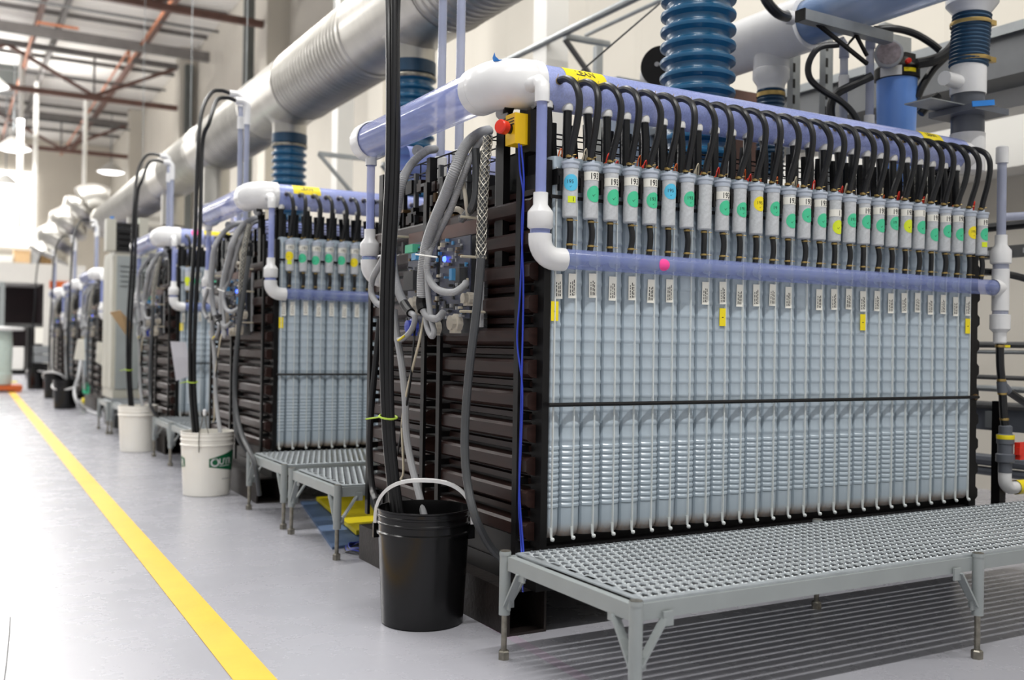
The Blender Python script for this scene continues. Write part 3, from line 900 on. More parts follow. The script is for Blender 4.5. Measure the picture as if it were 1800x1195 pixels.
    for k, (y, z, s, m_) in enumerate(((2.965, 1.055, .022, 0), (3.395, 1.045, .034, 0), (3.06, .975, .032, 0), (3.42, .965, .03, 1), (3.22, .96, .025, 0))):
        Q('connector', ('conn', k), M_CREAM if m_ == 0 else M_WIREB, lambda mb, y=y, z=z, s=s: (mb.lathe([(s * .7, 0), (s, .003), (s, .022), (s * .8, .025), (s * .8, .04), (s * .4, .042)], (1.535, y, z), (-1, 0, 0), 10, cap1=True), mb.box(1.505, 1.53, y - s * .6, y + s * .6, z - s * 1.1, z + s * .4)))
    for k, (y, z) in enumerate(((2.925, 1.19), (2.925, 1.01), (2.93, 1.32), (3.53, 1.31))):
        Q('standoff', ('so', k), M_WIREW, lambda mb, y=y, z=z: mb.tube([(1.466, y, z), (1.56, y, z)], .0045, 8))
    # hoses and harness on the aisle side
    X1 = 1.43
    def C(name, key, m_, pts, r, corr=True, X=X1, n=10, pitch=.0062):
        def mk(mb):
            Pt = [at_x(a[0], a[1], a[2] if len(a) > 2 else X) for a in pts]
            if corr: mb.conduit(Pt, r, pitch, .09, n)
            else: mb.tube(spline(Pt, 6), r, n)
        return P_(name, key, m_, root, mk)
    C('conduit', 'c1', M_COND, [(858, 230, 1.63), (842, 236, 1.55), (820, 255, 1.48), (800, 298), (782, 345), (765, 385), (750, 430), (743, 480), (742, 524)], .0195)
    C('conduit_boot', 'c1b', M_BLK, [(742, 522), (741, 534), (744, 546)], .0205, False)
    C('conduit', 'c2', M_COND, [(860, 240, 1.63), (846, 246, 1.55), (824, 285, 1.48), (806, 330, 1.46), (790, 372, 1.46), (768, 415, 1.46), (752, 455), (753, 485), (768, 508), (795, 514), (814, 504, 1.47), (819, 497, 1.5)], .0125)
    C('conduit', 'c3', M_COND, [(764, 262, 1.63), (748, 266, 1.54), (722, 290, 1.48), (707, 322), (698, 370), (690, 425), (692, 475), (701, 512), (711, 535)], .0165)
    C('conduit_boot', 'c3b', M_BLK, [(710, 533), (716, 543), (722, 550)], .0175, False)
    C('conduit', 'c4', M_COND, [(738, 272, 1.53), (712, 302, 1.47), (696, 340), (684, 400), (680, 440)], .0125)
    C('conduit', 'c5', M_COND, [(680, 440), (668, 465), (655, 490), (653, 515), (662, 532), (672, 537)], .0125)
    C('conduit', 'c6', M_COND, [(752, 440), (751, 480), (753, 520), (758, 560), (763, 582), (759, 591), (751, 575), (748, 552)], .0105)
    C('conduit', 'c7', M_COND, [(744, 545), (752, 556), (768, 560), (780, 548, 1.46)], .013)
    C('conduit', 'c8', M_COND, [(722, 550), (729, 556), (727, 572), (718, 587), (703, 597), (690, 590), (684, 575)], .0105)
    C('conduit', 'c9', M_COND, [(693, 545), (698, 590), (706, 640), (712, 700), (714, 760), (722, 810), (736, 866), (745, 905), (752, 940)], .0125, False)
    C('conduit', 'c10', M_COND2, [(836, 262, 1.5), (838, 320, 1.5), (832, 360, 1.5), (812, 385, 1.52)], .014, False)
    C('sleeve', 's1', M_CREAM, [(828, 252, 1.5), (815, 272, 1.49), (812, 300, 1.48), (818, 345, 1.48), (822, 378, 1.5)], .007, False)
    C('sleeve', 's2', M_CREAM, [(822, 382, 1.52), (806, 368, 1.5), (790, 370, 1.5), (784, 382, 1.52)], .010, False)
    C('power_cable', 'pc', M_COND2, [(846, 448), (842, 500), (836, 560), (826, 640), (819, 720), (817, 790), (822, 850), (834, 905), (858, 955, 1.5), (885, 985, 1.56)], .0135, False)

    def braid(mb):
        axis = spline([at_x(858, 240, 1.5), at_x(852, 300, 1.46), at_x(848, 370, 1.44), at_x(845, 455, X1)], 14)
        mb.tube(axis, .011, 10, 1)
        P = resample(axis, .0045); r = .0152
        for s in range(12):
            q = []
            for i, p in enumerate(P):
                a = (s % 6) * PI / 3 + i * .22 * (1 if s < 6 else -1)
                q.append(p + V((math.cos(a), math.sin(a), 0)) * r)
            mb.tube(q, .0013, 4)
    P_('braided_sleeve', 'braid', [M_BRAID, M_COND2], root, braid)
    C('thin_cable', 'w1', M_WIREW, [(745, 558, 1.46), (737, 600), (727, 640), (715, 690), (707, 740), (708, 790), (709, 830), (703, 845)], .0045, False)
    C('thin_cable', 'w2', M_RUB, [(731, 552, 1.46), (726, 620), (720, 680), (708, 745), (698, 800)], .004, False)
    if full: C('thin_cable', 'w3', M_WIREB, [(912, 252, 1.53), (914, 300, 1.535), (920, 345, 1.535), (918, 430, 1.535), (914, 520, 1.535), (909, 600, 1.535), (918, 680, 1.535), (916, 780, 1.535), (912, 880, 1.535), (916, 955, 1.535), (918, 1010, 1.50), (919, 1040, 1.48)], .0028, False)
    if full: C('thin_cable', 'w4', M_WIREB, [(916, 255, 1.53), (921, 320, 1.535), (917, 400, 1.535), (920, 500, 1.535), (918, 620, 1.535), (915, 750, 1.535), (913, 860, 1.535), (920, 965, 1.535), (923, 1020, 1.50)], .0028, False)
    C('cable_tie', 't1', M_WHITE2, [(731, 447, 1.405), (745, 449, 1.40), (768, 452, 1.405)], .003, False)
    C('cable_tie', 't2', M_WHITE2, [(665, 450, 1.405), (680, 447, 1.40), (695, 449, 1.41)], .003, False)
    C('cable_tie', 't3', M_YEL, [(700, 598, 1.42), (706, 594, 1.415), (711, 590, 1.42)], .004, False)
    # emergency stop
    if full:
        es = link('emergency_stop', MB().box(1.515, 1.56, 2.665, 2.725, 1.522, 1.617).mesh('emergency_stop', M_YEL2, (OX, OY, 0)), root)
        def E(name, mb, m_): return link(name, mb.mesh(name, m_, (OX, OY, 0)), es)
        E('mounting_plate', MB().box(1.56, 1.60, 2.65, 2.74, 1.50, 1.63), M_FRAME)
        dv = (-.93, -.36, 0)
        E('collar', MB().lathe([(.015, 0), (.015, .024), (.010, .026)], (1.516, 2.695, 1.57), dv, 18, cap1=True), M_BLK)
        E('mushroom_button', MB().lathe([(.017, .022), (.021, .026), (.022, .05), (.019, .054), (.004, .055)], (1.516, 2.695, 1.57), dv, 24, cap0=True, cap1=True), M_RED)
        g = MB()
        for i in range(3): g.box(1.5135, 1.515, 2.672, 2.72, 1.582 + i * .009, 1.585 + i * .009)
        E('safety_text', g, M_INK)
    return root


def pipe_sticker(root, x0, w, lines, m_=M_YEL, name='pipe_label', a0=R(62), hgt=.08, size=.036):
    mb = MB()
    wrapx(mb, rect2d(w, hgt, 2, 28), HP[1] + .0008, x0 + w / 2, a0, HY, HP[0])
    for k, (tx, dz) in enumerate(lines):
        sh = text2d(tx, .85, .02); wd = max(p[0] for p in sh[0])
        wrapx(mb, sh, HP[1] + .0016, x0 + w / 2, a0, HY, HP[0], size, -wd * size / 2, dz, 1)
    return link(name, mb.mesh(name, [m_, M_INK], (OX, OY, 0)), root)


RA = make_rack(0, 'black rack of white ribbed cells facing the long steel step, numbered tubes along its top', 27, SPEC, True)
pipe_sticker(RA, 1.69, .155, (('LEAN', -.011),), a0=R(43))
pipe_sticker(RA, 3.38, .12, (('LEAN', -.006),), a0=R(44), hgt=.06, size=.03)
OFFB, OFFC, OFFD, OFFE, OFFF = 2.85, 5.51, 10.75, 13.6, 16.5
RB = make_rack(OFFB, 'black rack of white cells between the black bucket and the printed white bucket', 27, SPEC_B)
pipe_sticker(RB, 1.70, .16, (('LEAN', -.012),), a0=R(44))
RC = make_rack(OFFC, 'black rack of cells with a lilac paper sheet hung on its corner', 10, SPEC_C)
pipe_sticker(RC, 1.80, .30, (), a0=R(40), hgt=.05)
RD = make_rack(OFFD, 'blurred black cell rack just beyond the beige cabinet', 6, SPEC_B, dx=.15)
RE = make_rack(OFFE, 'blurred black cell rack second beyond the beige cabinet', 4, SPEC_C, dx=.22)
RF = make_rack(OFFF, 'blurred black cell rack at the far end of the row', 4, SPEC_C, dx=.26)
# round pink marks on the pipes
mb = MB(); wrapx(mb, disc2d(.021), LP[1] + .0006, 2.005, R(-2), TY, LP[0])
link('pink_sticker', mb.mesh('pink_sticker', M_PINK, (OX, OY, 0)), RA)
mb = MB(); wrapx(mb, disc2d(.04), HP[1] + .0008, 1.74, R(30), HY, HP[0])
link('pink_sticker', mb.mesh('pink_sticker', M_PINK, (OX, OY, 0)), RC)
# scrap of blue tape on the front elbow
p = at_d(880, 104, 3.1)
tp = MB()
vs = []
for i, (dx_, dz_) in enumerate(((-.022, .012), (-.018, .0), (-.006, -.008), (.012, -.006), (.03, -.004), (.055, -.003))):
    vs += [p + V((dx_, .0, dz_ + (.006 if i < 5 else .002))), p + V((dx_ + .004, .02, dz_ - .006))]
tp.add(vs, [(2 * i, 2 * i + 2, 2 * i + 3, 2 * i + 1) for i in range(5)])
link('tape_scrap', tp.mesh('tape_scrap', M_BTAPE, (OX, OY, 0)), RA)

# ================================================================== standpipes, hanging cables, buckets
def bucket(name, loc, label, col, group, handle=None, printed=False, ang=0.):
    m_ = M_BUCK if col == 'black' else M_BUCKW
    t = empty(name, loc, label, 'bucket', group)
    def B(nm, mb, mm, par=None): return link(nm, mb.mesh(nm, mm), par or t)
    key = ('bk', col)
    def mk():
        mb = MB()
        mb.lathe([(.128, .0), (.1325, .004), (.147, .29), (.153, .291), (.1535, .298), (.1485, .302), (.1485, .322), (.152, .324), (.152, .329), (.149, .332), (.149, .344), (.152, .346), (.152, .352), (.1495, .354), (.15, .364), (.152, .366), (.152, .371), (.146, .371), (.144, .34), (.129, .012), (.01, .01)], n=48, cap0=True, cap1=True)
        return mb.mesh('pail_body', m_)
    link('pail_body', cached(key, mk), t)
    if handle == 'strap':
        a = V((right.x, right.y, 0)).normalized(); b = V((-a.y, a.x, 0))
        mb = MB(); pts = []
        for i in range(25):
            q_ = PI * i / 24
            k = math.copysign(abs(math.cos(q_)) ** .8, math.cos(q_))
            pts.append(a * (k * .158) + b * (-.02 * math.sin(q_)) + V((0, 0, .318 + .142 * math.sin(q_) ** .75)))
        vs = []
        for i, p_ in enumerate(pts):
            tt = (pts[min(i + 1, 24)] - pts[max(i - 1, 0)]).normalized(); nn_ = tt.cross(b).normalized()
            for s, w_ in ((-1, -1), (1, -1), (1, 1), (-1, 1)): vs.append(p_ + b * (.013 * s) + nn_ * (.0052 * w_))
        fs = [(i * 4 + j, i * 4 + (j + 1) % 4, i * 4 + 4 + (j + 1) % 4, i * 4 + 4 + j) for i in range(24) for j in range(4)] + [(3, 2, 1, 0), (96, 97, 98, 99)]
        mb.add(vs, fs)
        h = B('handle', mb, M_WHITE)
        B('handle_grip', MB().tube([pts[9] + V((0, 0, .001)), pts[11], pts[13], pts[15]], .007, 8), M_WHITE, h)
        for s in (-1, 1):
            B('handle_lug', MB().box(-.014, .014, -.006, .006, -.03, .02), m_, t).location = a * (.152 * s) + V((0, 0, .30))
    if handle == 'band':
        a = V((right.x, right.y, 0)).normalized(); b = V((-a.y, a.x, 0))
        pts = [a * (.158 * math.cos(PI * i / 16)) - b * (.13 * math.sin(PI * i / 16)) + V((0, 0, .31 + ang * math.sin(PI * i / 16))) for i in range(17)]
        B('handle', MB().tube(pts, .014, 8), M_WHITE)
    if handle == 'bail':
        a = V((right.x, right.y, 0)).normalized(); b = V((-a.y, a.x, 0))
        c_ = -b * .1 
        h = B('handle', MB().tube(spline([-b * .154 + V((0, 0, .26)), -b * .156 + V((0, 0, .36)), a * .01 - b * .15 + V((0, 0, .42)), a * .025 - b * .142 + V((0, 0, .49)), a * .035 - b * .14 + V((0, 0, .42)), a * .05 - b * .145 + V((0, 0, .37))], 5), .003, 6), M_BOLT)
        B('handle_grip', MB().lathe([(.004, -.02), (.01, -.012), (.01, .012), (.004, .02)], a * .025 - b * .142 + V((0, 0, .488)), (0, 0, 1), 10, cap0=True, cap1=True), M_WHITE, h)
    if printed:
        rr = lambda z: .1328 + .0150 * z / .29
        mb = MB()
        def wr(sh, a0, z0, k=1., ds=0., dz=0., mi=0, off_=.0006):
            vs = []
            for x, y in sh[0]:
                z = z0 + dz + y * k; rad = rr(z) + off_
                q_ = a0 + (ds + x * k) / rad
                vs.append((rad * math.sin(q_), -rad * math.cos(q_), z))
            mb.add(vs, sh[1], mi)
        def hexa(w, h0, h1):      # badge whose height grows towards its middle
            vs = []; n = 24
            for i in range(n + 1):
                u = i / n; hh = h0 + (h1 - h0) * (1 - abs(2 * u - 1)); vs += [(w * u, -hh * .6), (w * u, hh)]
            return vs, [(2 * i, 2 * i + 2, 2 * i + 3, 2 * i + 1) for i in range(n)]
        ac = R(30 - 29.5)            # starts right of the middle as seen from the aisle
        wr(hexa(.34, .030, .075), R(-8), .190)
        wr(text2d('O', 1, .02), R(-8), .190, .068, .006, -.015, 1, .0012)
        wr(text2d('UTR', 1, .02), R(-8), .190, .050, .058, -.004, 1, .0012)
        for i in range(9): wr(rect2d(.007, .005, 2), R(-8), .177, 1, .064 + i * .009, 0, 1, .0012)
        wr(hexa(.15, .030, .045), R(-131), .190)
        wr(text2d('R', 1, .02), R(-131), .190, .058, .106, -.016, 1, .0012)
        wr(rect2d(.07, .0022, 8), R(40), .1, 1, 0, 0, 2)
        B('printed_badge', mb, [M_GREEN, M_WHITE, M_DKSTEEL])
    return t


bucket('pail', (1.372, 2.975, 0), 'black plastic bucket with white strap handle at the corner of the front rack', 'black', 'buckets', 'strap')
bucket('pail', (1.363, 6.01, 0), 'white bucket with a green printed badge, cables hanging into it', 'white', 'buckets', 'bail', True)
bucket('pail', (1.385, 8.56, 0), 'plain white bucket standing on the aisle beside the small steel steps', 'white', 'buckets')
bucket('pail', (1.38, 14.05, 0), 'blurred black bucket beside the coiled pale hose', 'black', 'buckets', 'band', ang=-.06)
bucket('pail', (1.47, 16.6, 0), 'blurred black bucket with a raised white handle', 'black', 'buckets', 'band', ang=.09)
bucket('pail', (1.44, 19.6, 0), 'blurred black bucket at the far end of the row', 'black', 'buckets', 'band', ang=.02)

SP = ((1.66, 3.50, 2.50), (1.66, 3.34, 2.42))


def services(off, names, ncab=2, dx=0., zip_=True):
    """standpipe pair and the cables that arc from it down into the bucket"""
    for k, (x, y, z) in enumerate(SP):
        x += dx; y += off
        t = empty('standpipe', (x, y, 1.5), names[k], 'pipe', 'grey standpipes behind the racks')
        part('pipe_run', MB().cyl((x, y, 1.60), (x, y, z - .06), .0165, 16), M_GREYPIPE, t)
        part('elbow', MB().tube([V((x, y, z - .075)), V((x, y, z - .03))] + arc3((x - .035, y, z - .03), .035, (1, 0, 0), (0, 0, 1), 0, PI / 2, 6) + [V((x - .075, y, z + .005))], .022, 14), M_WHITE, t)
        part('coupling', MB().lathe([(.017, 2.28), (.022, 2.28), (.022, 2.36), (.017, 2.36)], (x, y, 0), n=16), M_WHITE, t)
        part('base_fitting', MB().lathe([(.01, 1.525), (.024, 1.54), (.026, 1.57), (.026, 1.62), (.018, 1.625)], (x, y, 0), n=16, cap0=True), M_WHITE2, t)
    for k in range(ncab):
        x, y, z = SP[k % 2]
        j = (-.0115, .0115, 0)[k] if ncab > 2 else (-.010, .012)[k]; jx, jy = j * .869 * 1.3, -j * .494 * 1.3
        P = [(x - .07 + dx, y + off, z + .005 - .01 * (k // 2)), (1.53 + dx, y + off, z + .015), (1.46 + dx, y - .03 + off, z - .02), (1.39 + dx + jx * .5, y - .12 + off + jy * .5, z - .18), (1.35 + dx + jx, 3.25 + off + jy, 2.0 + .1 * k), (1.33 + dx + jx, 3.185 + off + jy, 1.55),
             (1.305 + dx + jx, 3.155 + off + jy, 1.05), (1.303 + dx + jx * .8, 3.12 + off + jy * .8, .62), (1.325 + dx + jx * .8, 3.06 + off + jy * .8, .26), (1.34 + dx + jx, 3.03 + off + jy, .05)]
        c = solo('hanging_cable', MB().tube(spline(P, 8), (.0108 if ncab > 2 else .0125), 10), M_RUB2, names[2 + k], 'cable', 'black cables hanging into the buckets')
        if k == 0 and zip_:
            q_ = V((1.303 + dx, 3.124 + off, .655))
            part('cable_tie', MB().tube([q_ + V((.03 * math.cos(a_), .03 * math.sin(a_), .006 * math.sin(a_))) for a_ in [PI * 2 * i / 14 for i in range(15)]], .0035, 6).tube([q_ + V((-.03, 0, 0)), q_ + V((-.06, .05, -.01))], .003, 5), M_TIE, c)


services(0, ('grey standpipe rising past the duct, beside the black hanging cables', 'grey standpipe rising past the duct, closer to the front elbow',
             'thick black cable in the bundle hanging into the black strap handled bucket', 'black cable second in the bundle over the black strap handled bucket', 'black cable third in the bundle over the black strap handled bucket'), 3)
services(3.035, ('grey standpipe with white elbow behind the arching cables of the second rack', 'shorter grey standpipe with white elbow beside the arching cables',
                'black cable arching from a white elbow into the printed white bucket', 'black cable from the shorter standpipe into the printed white bucket'), 2)
services(5.585, ('standpipe behind the third rack, its elbow below the duct', 'shorter standpipe behind the third rack below the duct',
                'black cable arching down into the plain white bucket', 'second black cable arching down into the plain white bucket'), 2, .03)
services(11.075, ('thin standpipe rising just beyond the beige cabinet', 'shorter thin standpipe beyond the beige cabinet', 'blurred black cable arching beyond the beige cabinet'), 1, .12, False)
services(13.62, ('far thin standpipe, second beyond the cabinet', 'far shorter standpipe, second beyond the cabinet', 'blurred black cable second beyond the beige cabinet'), 1, .12, False)
services(16.62, ('farthest thin standpipe of the row', 'farthest short standpipe of the row', 'blurred black cable hanging in front of the dark bay'), 1, .10, False)
# extra cable loops reaching the floor
solo('hanging_cable', MB().tube(spline([at_x(668, 560, 1.44), at_x(660, 640, 1.43), at_x(652, 730, 1.42), at_x(650, 800, 1.42), at_x(655, 860, 1.41), at_x(664, 890, 1.40), at_z(672, 968, .02)], 7), .012, 10), M_RUB2,
     'black cable looping down behind the black bucket to the floor', 'cable')
solo('power_hose', MB().tube(spline([at_x(438, 450, 1.45), at_x(428, 520, 1.43), at_x(415, 620, 1.42), at_x(413, 700, 1.42), at_x(424, 760, 1.42), at_x(447, 812, 1.42), at_x(456, 870, 1.46)], 7), .013, 10), M_COND2,
     'dark grey hose curving down beside the second rack to its step', 'hose')

# ================================================================== steps
STEP_L, STEP_W, STEP_H = 2.50, .60, .31


def deck_mesh():
    mb = MB(); rn = random.Random(2)
    px_, py_ = .029, .021
    nx = int((STEP_L - .075) / px_); ny = int((STEP_W - .02) / py_)
    x0 = (STEP_L - nx * px_) / 2; y0 = (STEP_W - ny * py_) / 2
    H = STEP_H - .005
    vs = []; fs = []
    for j in range(ny):
        sh = px_ / 4 if (j // 2) % 2 else -px_ / 4
        for i in range(nx):
            cx = x0 + (i + .5) * px_ + sh; cy = y0 + (j + .5) * py_
            o = len(vs); hx, hy = px_ / 2, py_ / 2
            ring = [(-hx, -hy), (0, -hy), (hx, -hy), (hx, 0), (hx, hy), (0, hy), (-hx, hy), (-hx, 0)]
            vs += [(cx + a, cy + b, H) for a, b in ring]
            op = (j % 2) == 0                     # open serrated button, else a small raised dome
            for k, (a, b) in enumerate(ring):
                q_ = math.atan2(b, a)
                vs.append((cx + (.0118 if op else .0058) * math.cos(q_), cy + (.0086 if op else .005) * math.sin(q_), H + (.0008 if op else 0)))
            for k, (a, b) in enumerate(ring):
                q_ = math.atan2(b, a)
                if op:
                    h_ = .0032 + .0022 * math.sin(q_) + (.0014 if k % 2 else -.0008)
                    vs.append((cx + .0100 * math.cos(q_), cy + .0074 * math.sin(q_), H + h_))
                else: vs.append((cx + .003 * math.cos(q_), cy + .0026 * math.sin(q_), H + .0035))
            for k in range(8):
                l = (k + 1) % 8
                fs.append((o + k, o + l, o + 8 + l, o + 8 + k)); fs.append((o + 8 + k, o + 8 + l, o + 16 + l, o + 16 + k))
            if not op: fs.append(tuple(o + 16 + k for k in range(8)))
    x0 = .0305
    mb.add(vs, fs)
    e = .006
    mb.box(.023, x0 + .012, e, STEP_W - e, H - .004, H - .0004); mb.box(STEP_L - x0 - .012, STEP_L - .023, e, STEP_W - e, H - .004, H)
    mb.box(x0, STEP_L - x0, .002, y0, H - .02, H); mb.box(x0, STEP_L - x0, STEP_W - y0, STEP_W - .002, H - .02, H)
    return mb.mesh('tread_deck', M_DECK, angle=25)


def rail_mesh():
    mb = MB(); h0, h1 = STEP_H - .052, STEP_H - .012
    for y in (-.004, STEP_W - .018): mb.box(.01, STEP_L - .01, y, y + .022, h0, h1)
    for x in (-.004, STEP_L - .018): mb.box(x, x + .022, .01, STEP_W - .01, h0, h1)
    for i in range(1, 5): mb.box(STEP_L * i / 5 - .01, STEP_L * i / 5 + .01, .01, STEP_W - .01, h0 + .005, h1 - .004)
    return mb.mesh('side_rails', M_STEP)


def leg_mesh():
    mb = MB(); mb.lathe([(.0165, STEP_H - .002), (.0165, .128)], n=18, cap0=True, cap1=True)
    mb.lathe([(.0172, STEP_H - .012), (.0175, STEP_H - .006), (.0165, STEP_H)], n=18)
    return mb.mesh('leg', M_STEP)


def brace_mesh():
    mb = MB(); mb.bar((.012, 0, .155), (.085, 0, STEP_H - .05), .006, .024, upv=(0, 1, 0)); mb.box(.08, .11, -.003, .003, STEP_H - .07, STEP_H - .035); mb.box(.012, .03, -.003, .003, .145, .175)
    return mb.mesh('brace', M_STEP)


def make_step(loc, label, legs=3):
    t = empty('steel_step', loc, label, 'step', 'steel platforms in front of the racks')
    link('tread_deck', cached('deck', deck_mesh), t)
    link('side_rails', cached('rails', rail_mesh), t)
    for i in range(legs):
        x = .0 + (STEP_L - .0) * i / (legs - 1)
        for y in (-.012, STEP_W + .012):
            l = link('leg', cached('leg', leg_mesh), t, (x, y, 0))
            link('threaded_rod', cached('trod', lambda: MB().cyl((0, 0, .01), (0, 0, .13), .0085, 10).mesh('threaded_rod', M_BOLT)), l)
            link('leg_cap', cached('lcap', lambda: MB().lathe([(.0155, STEP_H), (.0155, STEP_H + .0015), (.002, STEP_H + .003)], n=16).mesh('leg_cap', M_BOLT)), l)
            link('foot', cached('foot', lambda: MB().lathe([(.017, 0), (.017, .022), (.013, .026)], n=6, cap0=True, cap1=True).mesh('foot', M_BOLT)), l)
            s = 1 if i == 0 else -1
            b = link('brace', cached('brace', brace_mesh), t, (x, y, 0), 0 if s == 1 else PI)
            link('brace', MESH['brace'], t, (x, y, 0), PI / 2 if y < 0 else -PI / 2)
    return t


make_step((1.415, 1.895, 0), 'long grey steel step with serrated tread in front of the numbered rack')
make_step((1.44, 1.895 + OFFB, 0), 'grey steel step against the second rack of cells')
make_step((1.435, 3.98, 0), 'grey steel step over the yellow mat, behind the black bucket')
make_step((1.43, 7.465, 0), 'grey steel step against the third rack, behind the printed bucket')
make_step((1.43, 6.82, 0), 'grey steel step just behind the printed white bucket')
make_step((1.40, 9.50, 0), 'low steel step beside the plain white bucket')
make_step((1.37, 10.155, 0), 'low steel step at the foot of the beige cabinet')

# mats and small cable coil on the floor under the second pair of steps
def slab(pts, h, z0=0.):
    mb = MB(); n = len(pts)
    mb.add([V((p.x, p.y, z0)) for p in pts] + [V((p.x, p.y, z0 + h)) for p in pts], [tuple(range(n)), tuple(range(n, 2 * n))] + [(i, (i + 1) % n, n + (i + 1) % n, n + i) for i in range(n)])
    return mb


solo('floor_mat', slab([at_z(528, 884), at_z(584, 966), at_z(690, 950), at_z(620, 884)], .012), M_MATB, 'blue foam mat lying on the floor under the steel step', 'mat')
solo('floor_panel', slab([at_z(556, 886), at_z(626, 948), at_z(672, 940), at_z(640, 880)], .02, .02), M_YEL, 'yellow panel lying on the blue mat under the steel step', 'panel')
cc = MB(); c_ = at_z(630, 970, .01)
for k in range(4):
    rr = .09 + .012 * k
    cc.tube([V((c_.x + .06 + rr * 1.1 * math.cos(a_) + .02 * k, c_.y + .05 + rr * math.sin(a_), .006 + .004 * k + .01 * math.sin(3 * a_) ** 2)) for a_ in [2 * PI * i / 30 for i in range(31)]], .0035, 5, k % 2)
solo('cable_coil', cc, [M_RUB, M_WIREB], 'loose coil of black and blue wire on the floor beside the black bucket', 'cable')
# pale hose curling to the floor by the far bucket
solo('floor_hose', MB().tube(spline([at_x(142, 634, 1.5), at_x(138, 660, 1.45), at_x(131, 685, 1.4), at_x(136, 708, 1.4), at_z(152, 722, .02), at_z(178, 731, .02)], 6), .02, 8), M_COND,
     'pale grey hose curling down to the floor beside a far black bucket', 'hose')
solo('floor_ball', MB().lathe([(.005, 0), (.05, .02), (.07, .06), (.05, .1), (.005, .12)], at_z(152, 712), n=14), M_YEL, 'small yellow float by the foot of the rack beyond the cabinet', 'float')
solo('floor_reel', MB().lathe([(.01, 0), (.06, .02), (.06, .14), (.01, .16)], at_z(153, 708) + V((0, 0, .12)), n=14), M_GRN, 'small green container above the yellow float', 'container')

# hung sheets
def sheet(name, quad, D, m_, label, cat):
    P = [at_d(a, b, D + (c if True else 0)) for a, b, c in quad]
    n_ = (P[1] - P[0]).cross(P[3] - P[0]).normalized() * .004
    mb = MB(); mb.add(P + [p_ + n_ for p_ in P], [(0, 1, 2, 3), (7, 6, 5, 4)] + [(i, 4 + i, 4 + (i + 1) % 4, (i + 1) % 4) for i in range(4)])
    return solo(name, mb, m_, label, cat)


sheet('paper_sheet', ((300, 600, .0), (327, 601, .1), (336, 660, .1), (310, 669, 0)), 7.45, M_SHEET, 'lilac grey paper sheet hung on the corner of the third rack', 'paper')
sheet('paper_sheet', ((137, 596, 0), (148, 596, .1), (150, 633, .1), (130, 632, 0)), 11.6, M_PAPER, 'white paper sheet hung on the rack beyond the cabinet', 'paper')
sheet('paper_sheet', ((171, 600, 0), (182, 602, .1), (181, 643, .1), (169, 636, 0)), 11.9, M_PAPER, 'pale paper strip beside the beige cabinet', 'paper')
sheet('clipboard', ((193, 549, 0), (211, 545, .05), (234, 570, .2), (232, 604, .2)), 9.1, M_TAN, 'tan board hung tilted on the beige cabinet', 'board')

# ================================================================== beige cabinet between racks
CX, CY = 1.50, 10.80
t = empty('electrical_cabinet', (CX, CY, 0), 'tall beige cabinet standing between two cell racks', 'cabinet')
part('cabinet_body', MB().box(CX, CX + 1.3, CY, CY + .75, .30, 1.80), M_CAB, t)
part('door_panel', MB().box(CX - .012, CX, CY + .04, CY + .36, .4, 1.75), M_CAB, t)
part('door_panel', MB().box(CX - .012, CX, CY + .39, CY + .71, .4, 1.75), M_CAB, t)
part('front_panel', MB().box(CX + .02, CX + .6, CY - .012, CY, .4, 1.75), M_STEP, t)
part('louvre', (lambda mb: [mb.box(CX + .05, CX + .4, CY - .03, CY - .012, 1.45 + .05 * i, 1.47 + .05 * i) for i in range(5)] and mb)(MB()), M_STEP, t)
part('base_frame', MB().box(CX + .02, CX + 1.28, CY + .02, CY + .73, 0, .30), M_DKSTEEL, t)
part('top_box', MB().box(CX + .05, CX + .5, CY + .1, CY + .5, 1.80, 1.98), M_CAB, t)
gx = at_y(222, 430, CY + .05)
t2 = empty('vent_unit', (gx.x, gx.y, 1.8), 'black finned unit standing on top of the beige cabinet', 'unit')
part('fin_stack', (lambda mb: [mb.box(gx.x - .11, gx.x + .11, gx.y - .08, gx.y + .1, 1.80 + .06 * i, 1.845 + .06 * i) for i in range(5)] and mb)(MB()), M_BLK, t2)
for (u0, u1, zz) in ((.11, .2, 2.15), (-.2, -.11, 2.12)): part('side_frame', MB().box(gx.x + u0, gx.x + u1, gx.y - .08, gx.y + .1, 1.80, zz), M_CAB, t2)
gp = at_y(195, 500, 11.3)
t2 = empty('signal_light', (gp.x, gp.y, 1.3), 'signal light with a green lamp over an orange one on a thin pole', 'light')
part('pole', MB().cyl((gp.x, gp.y, 1.3), (gp.x, gp.y, 1.92), .012, 8), M_DKSTEEL, t2)
part('green_lamp', MB().lathe([(.03, 2.05), (.03, 2.15), (.01, 2.16)], (gp.x, gp.y, 0), n=14, cap0=True, cap1=True), M_GREENL, t2)
part('orange_lamp', MB().lathe([(.028, 1.92), (.028, 2.05)], (gp.x, gp.y, 0), n=14, cap0=True), M_ORANGE, t2)
part('blue_lamp', MB().lathe([(.02, 2.16), (.02, 2.2)], (gp.x, gp.y, 0), n=14, cap1=True), M_BTAPE, t2)

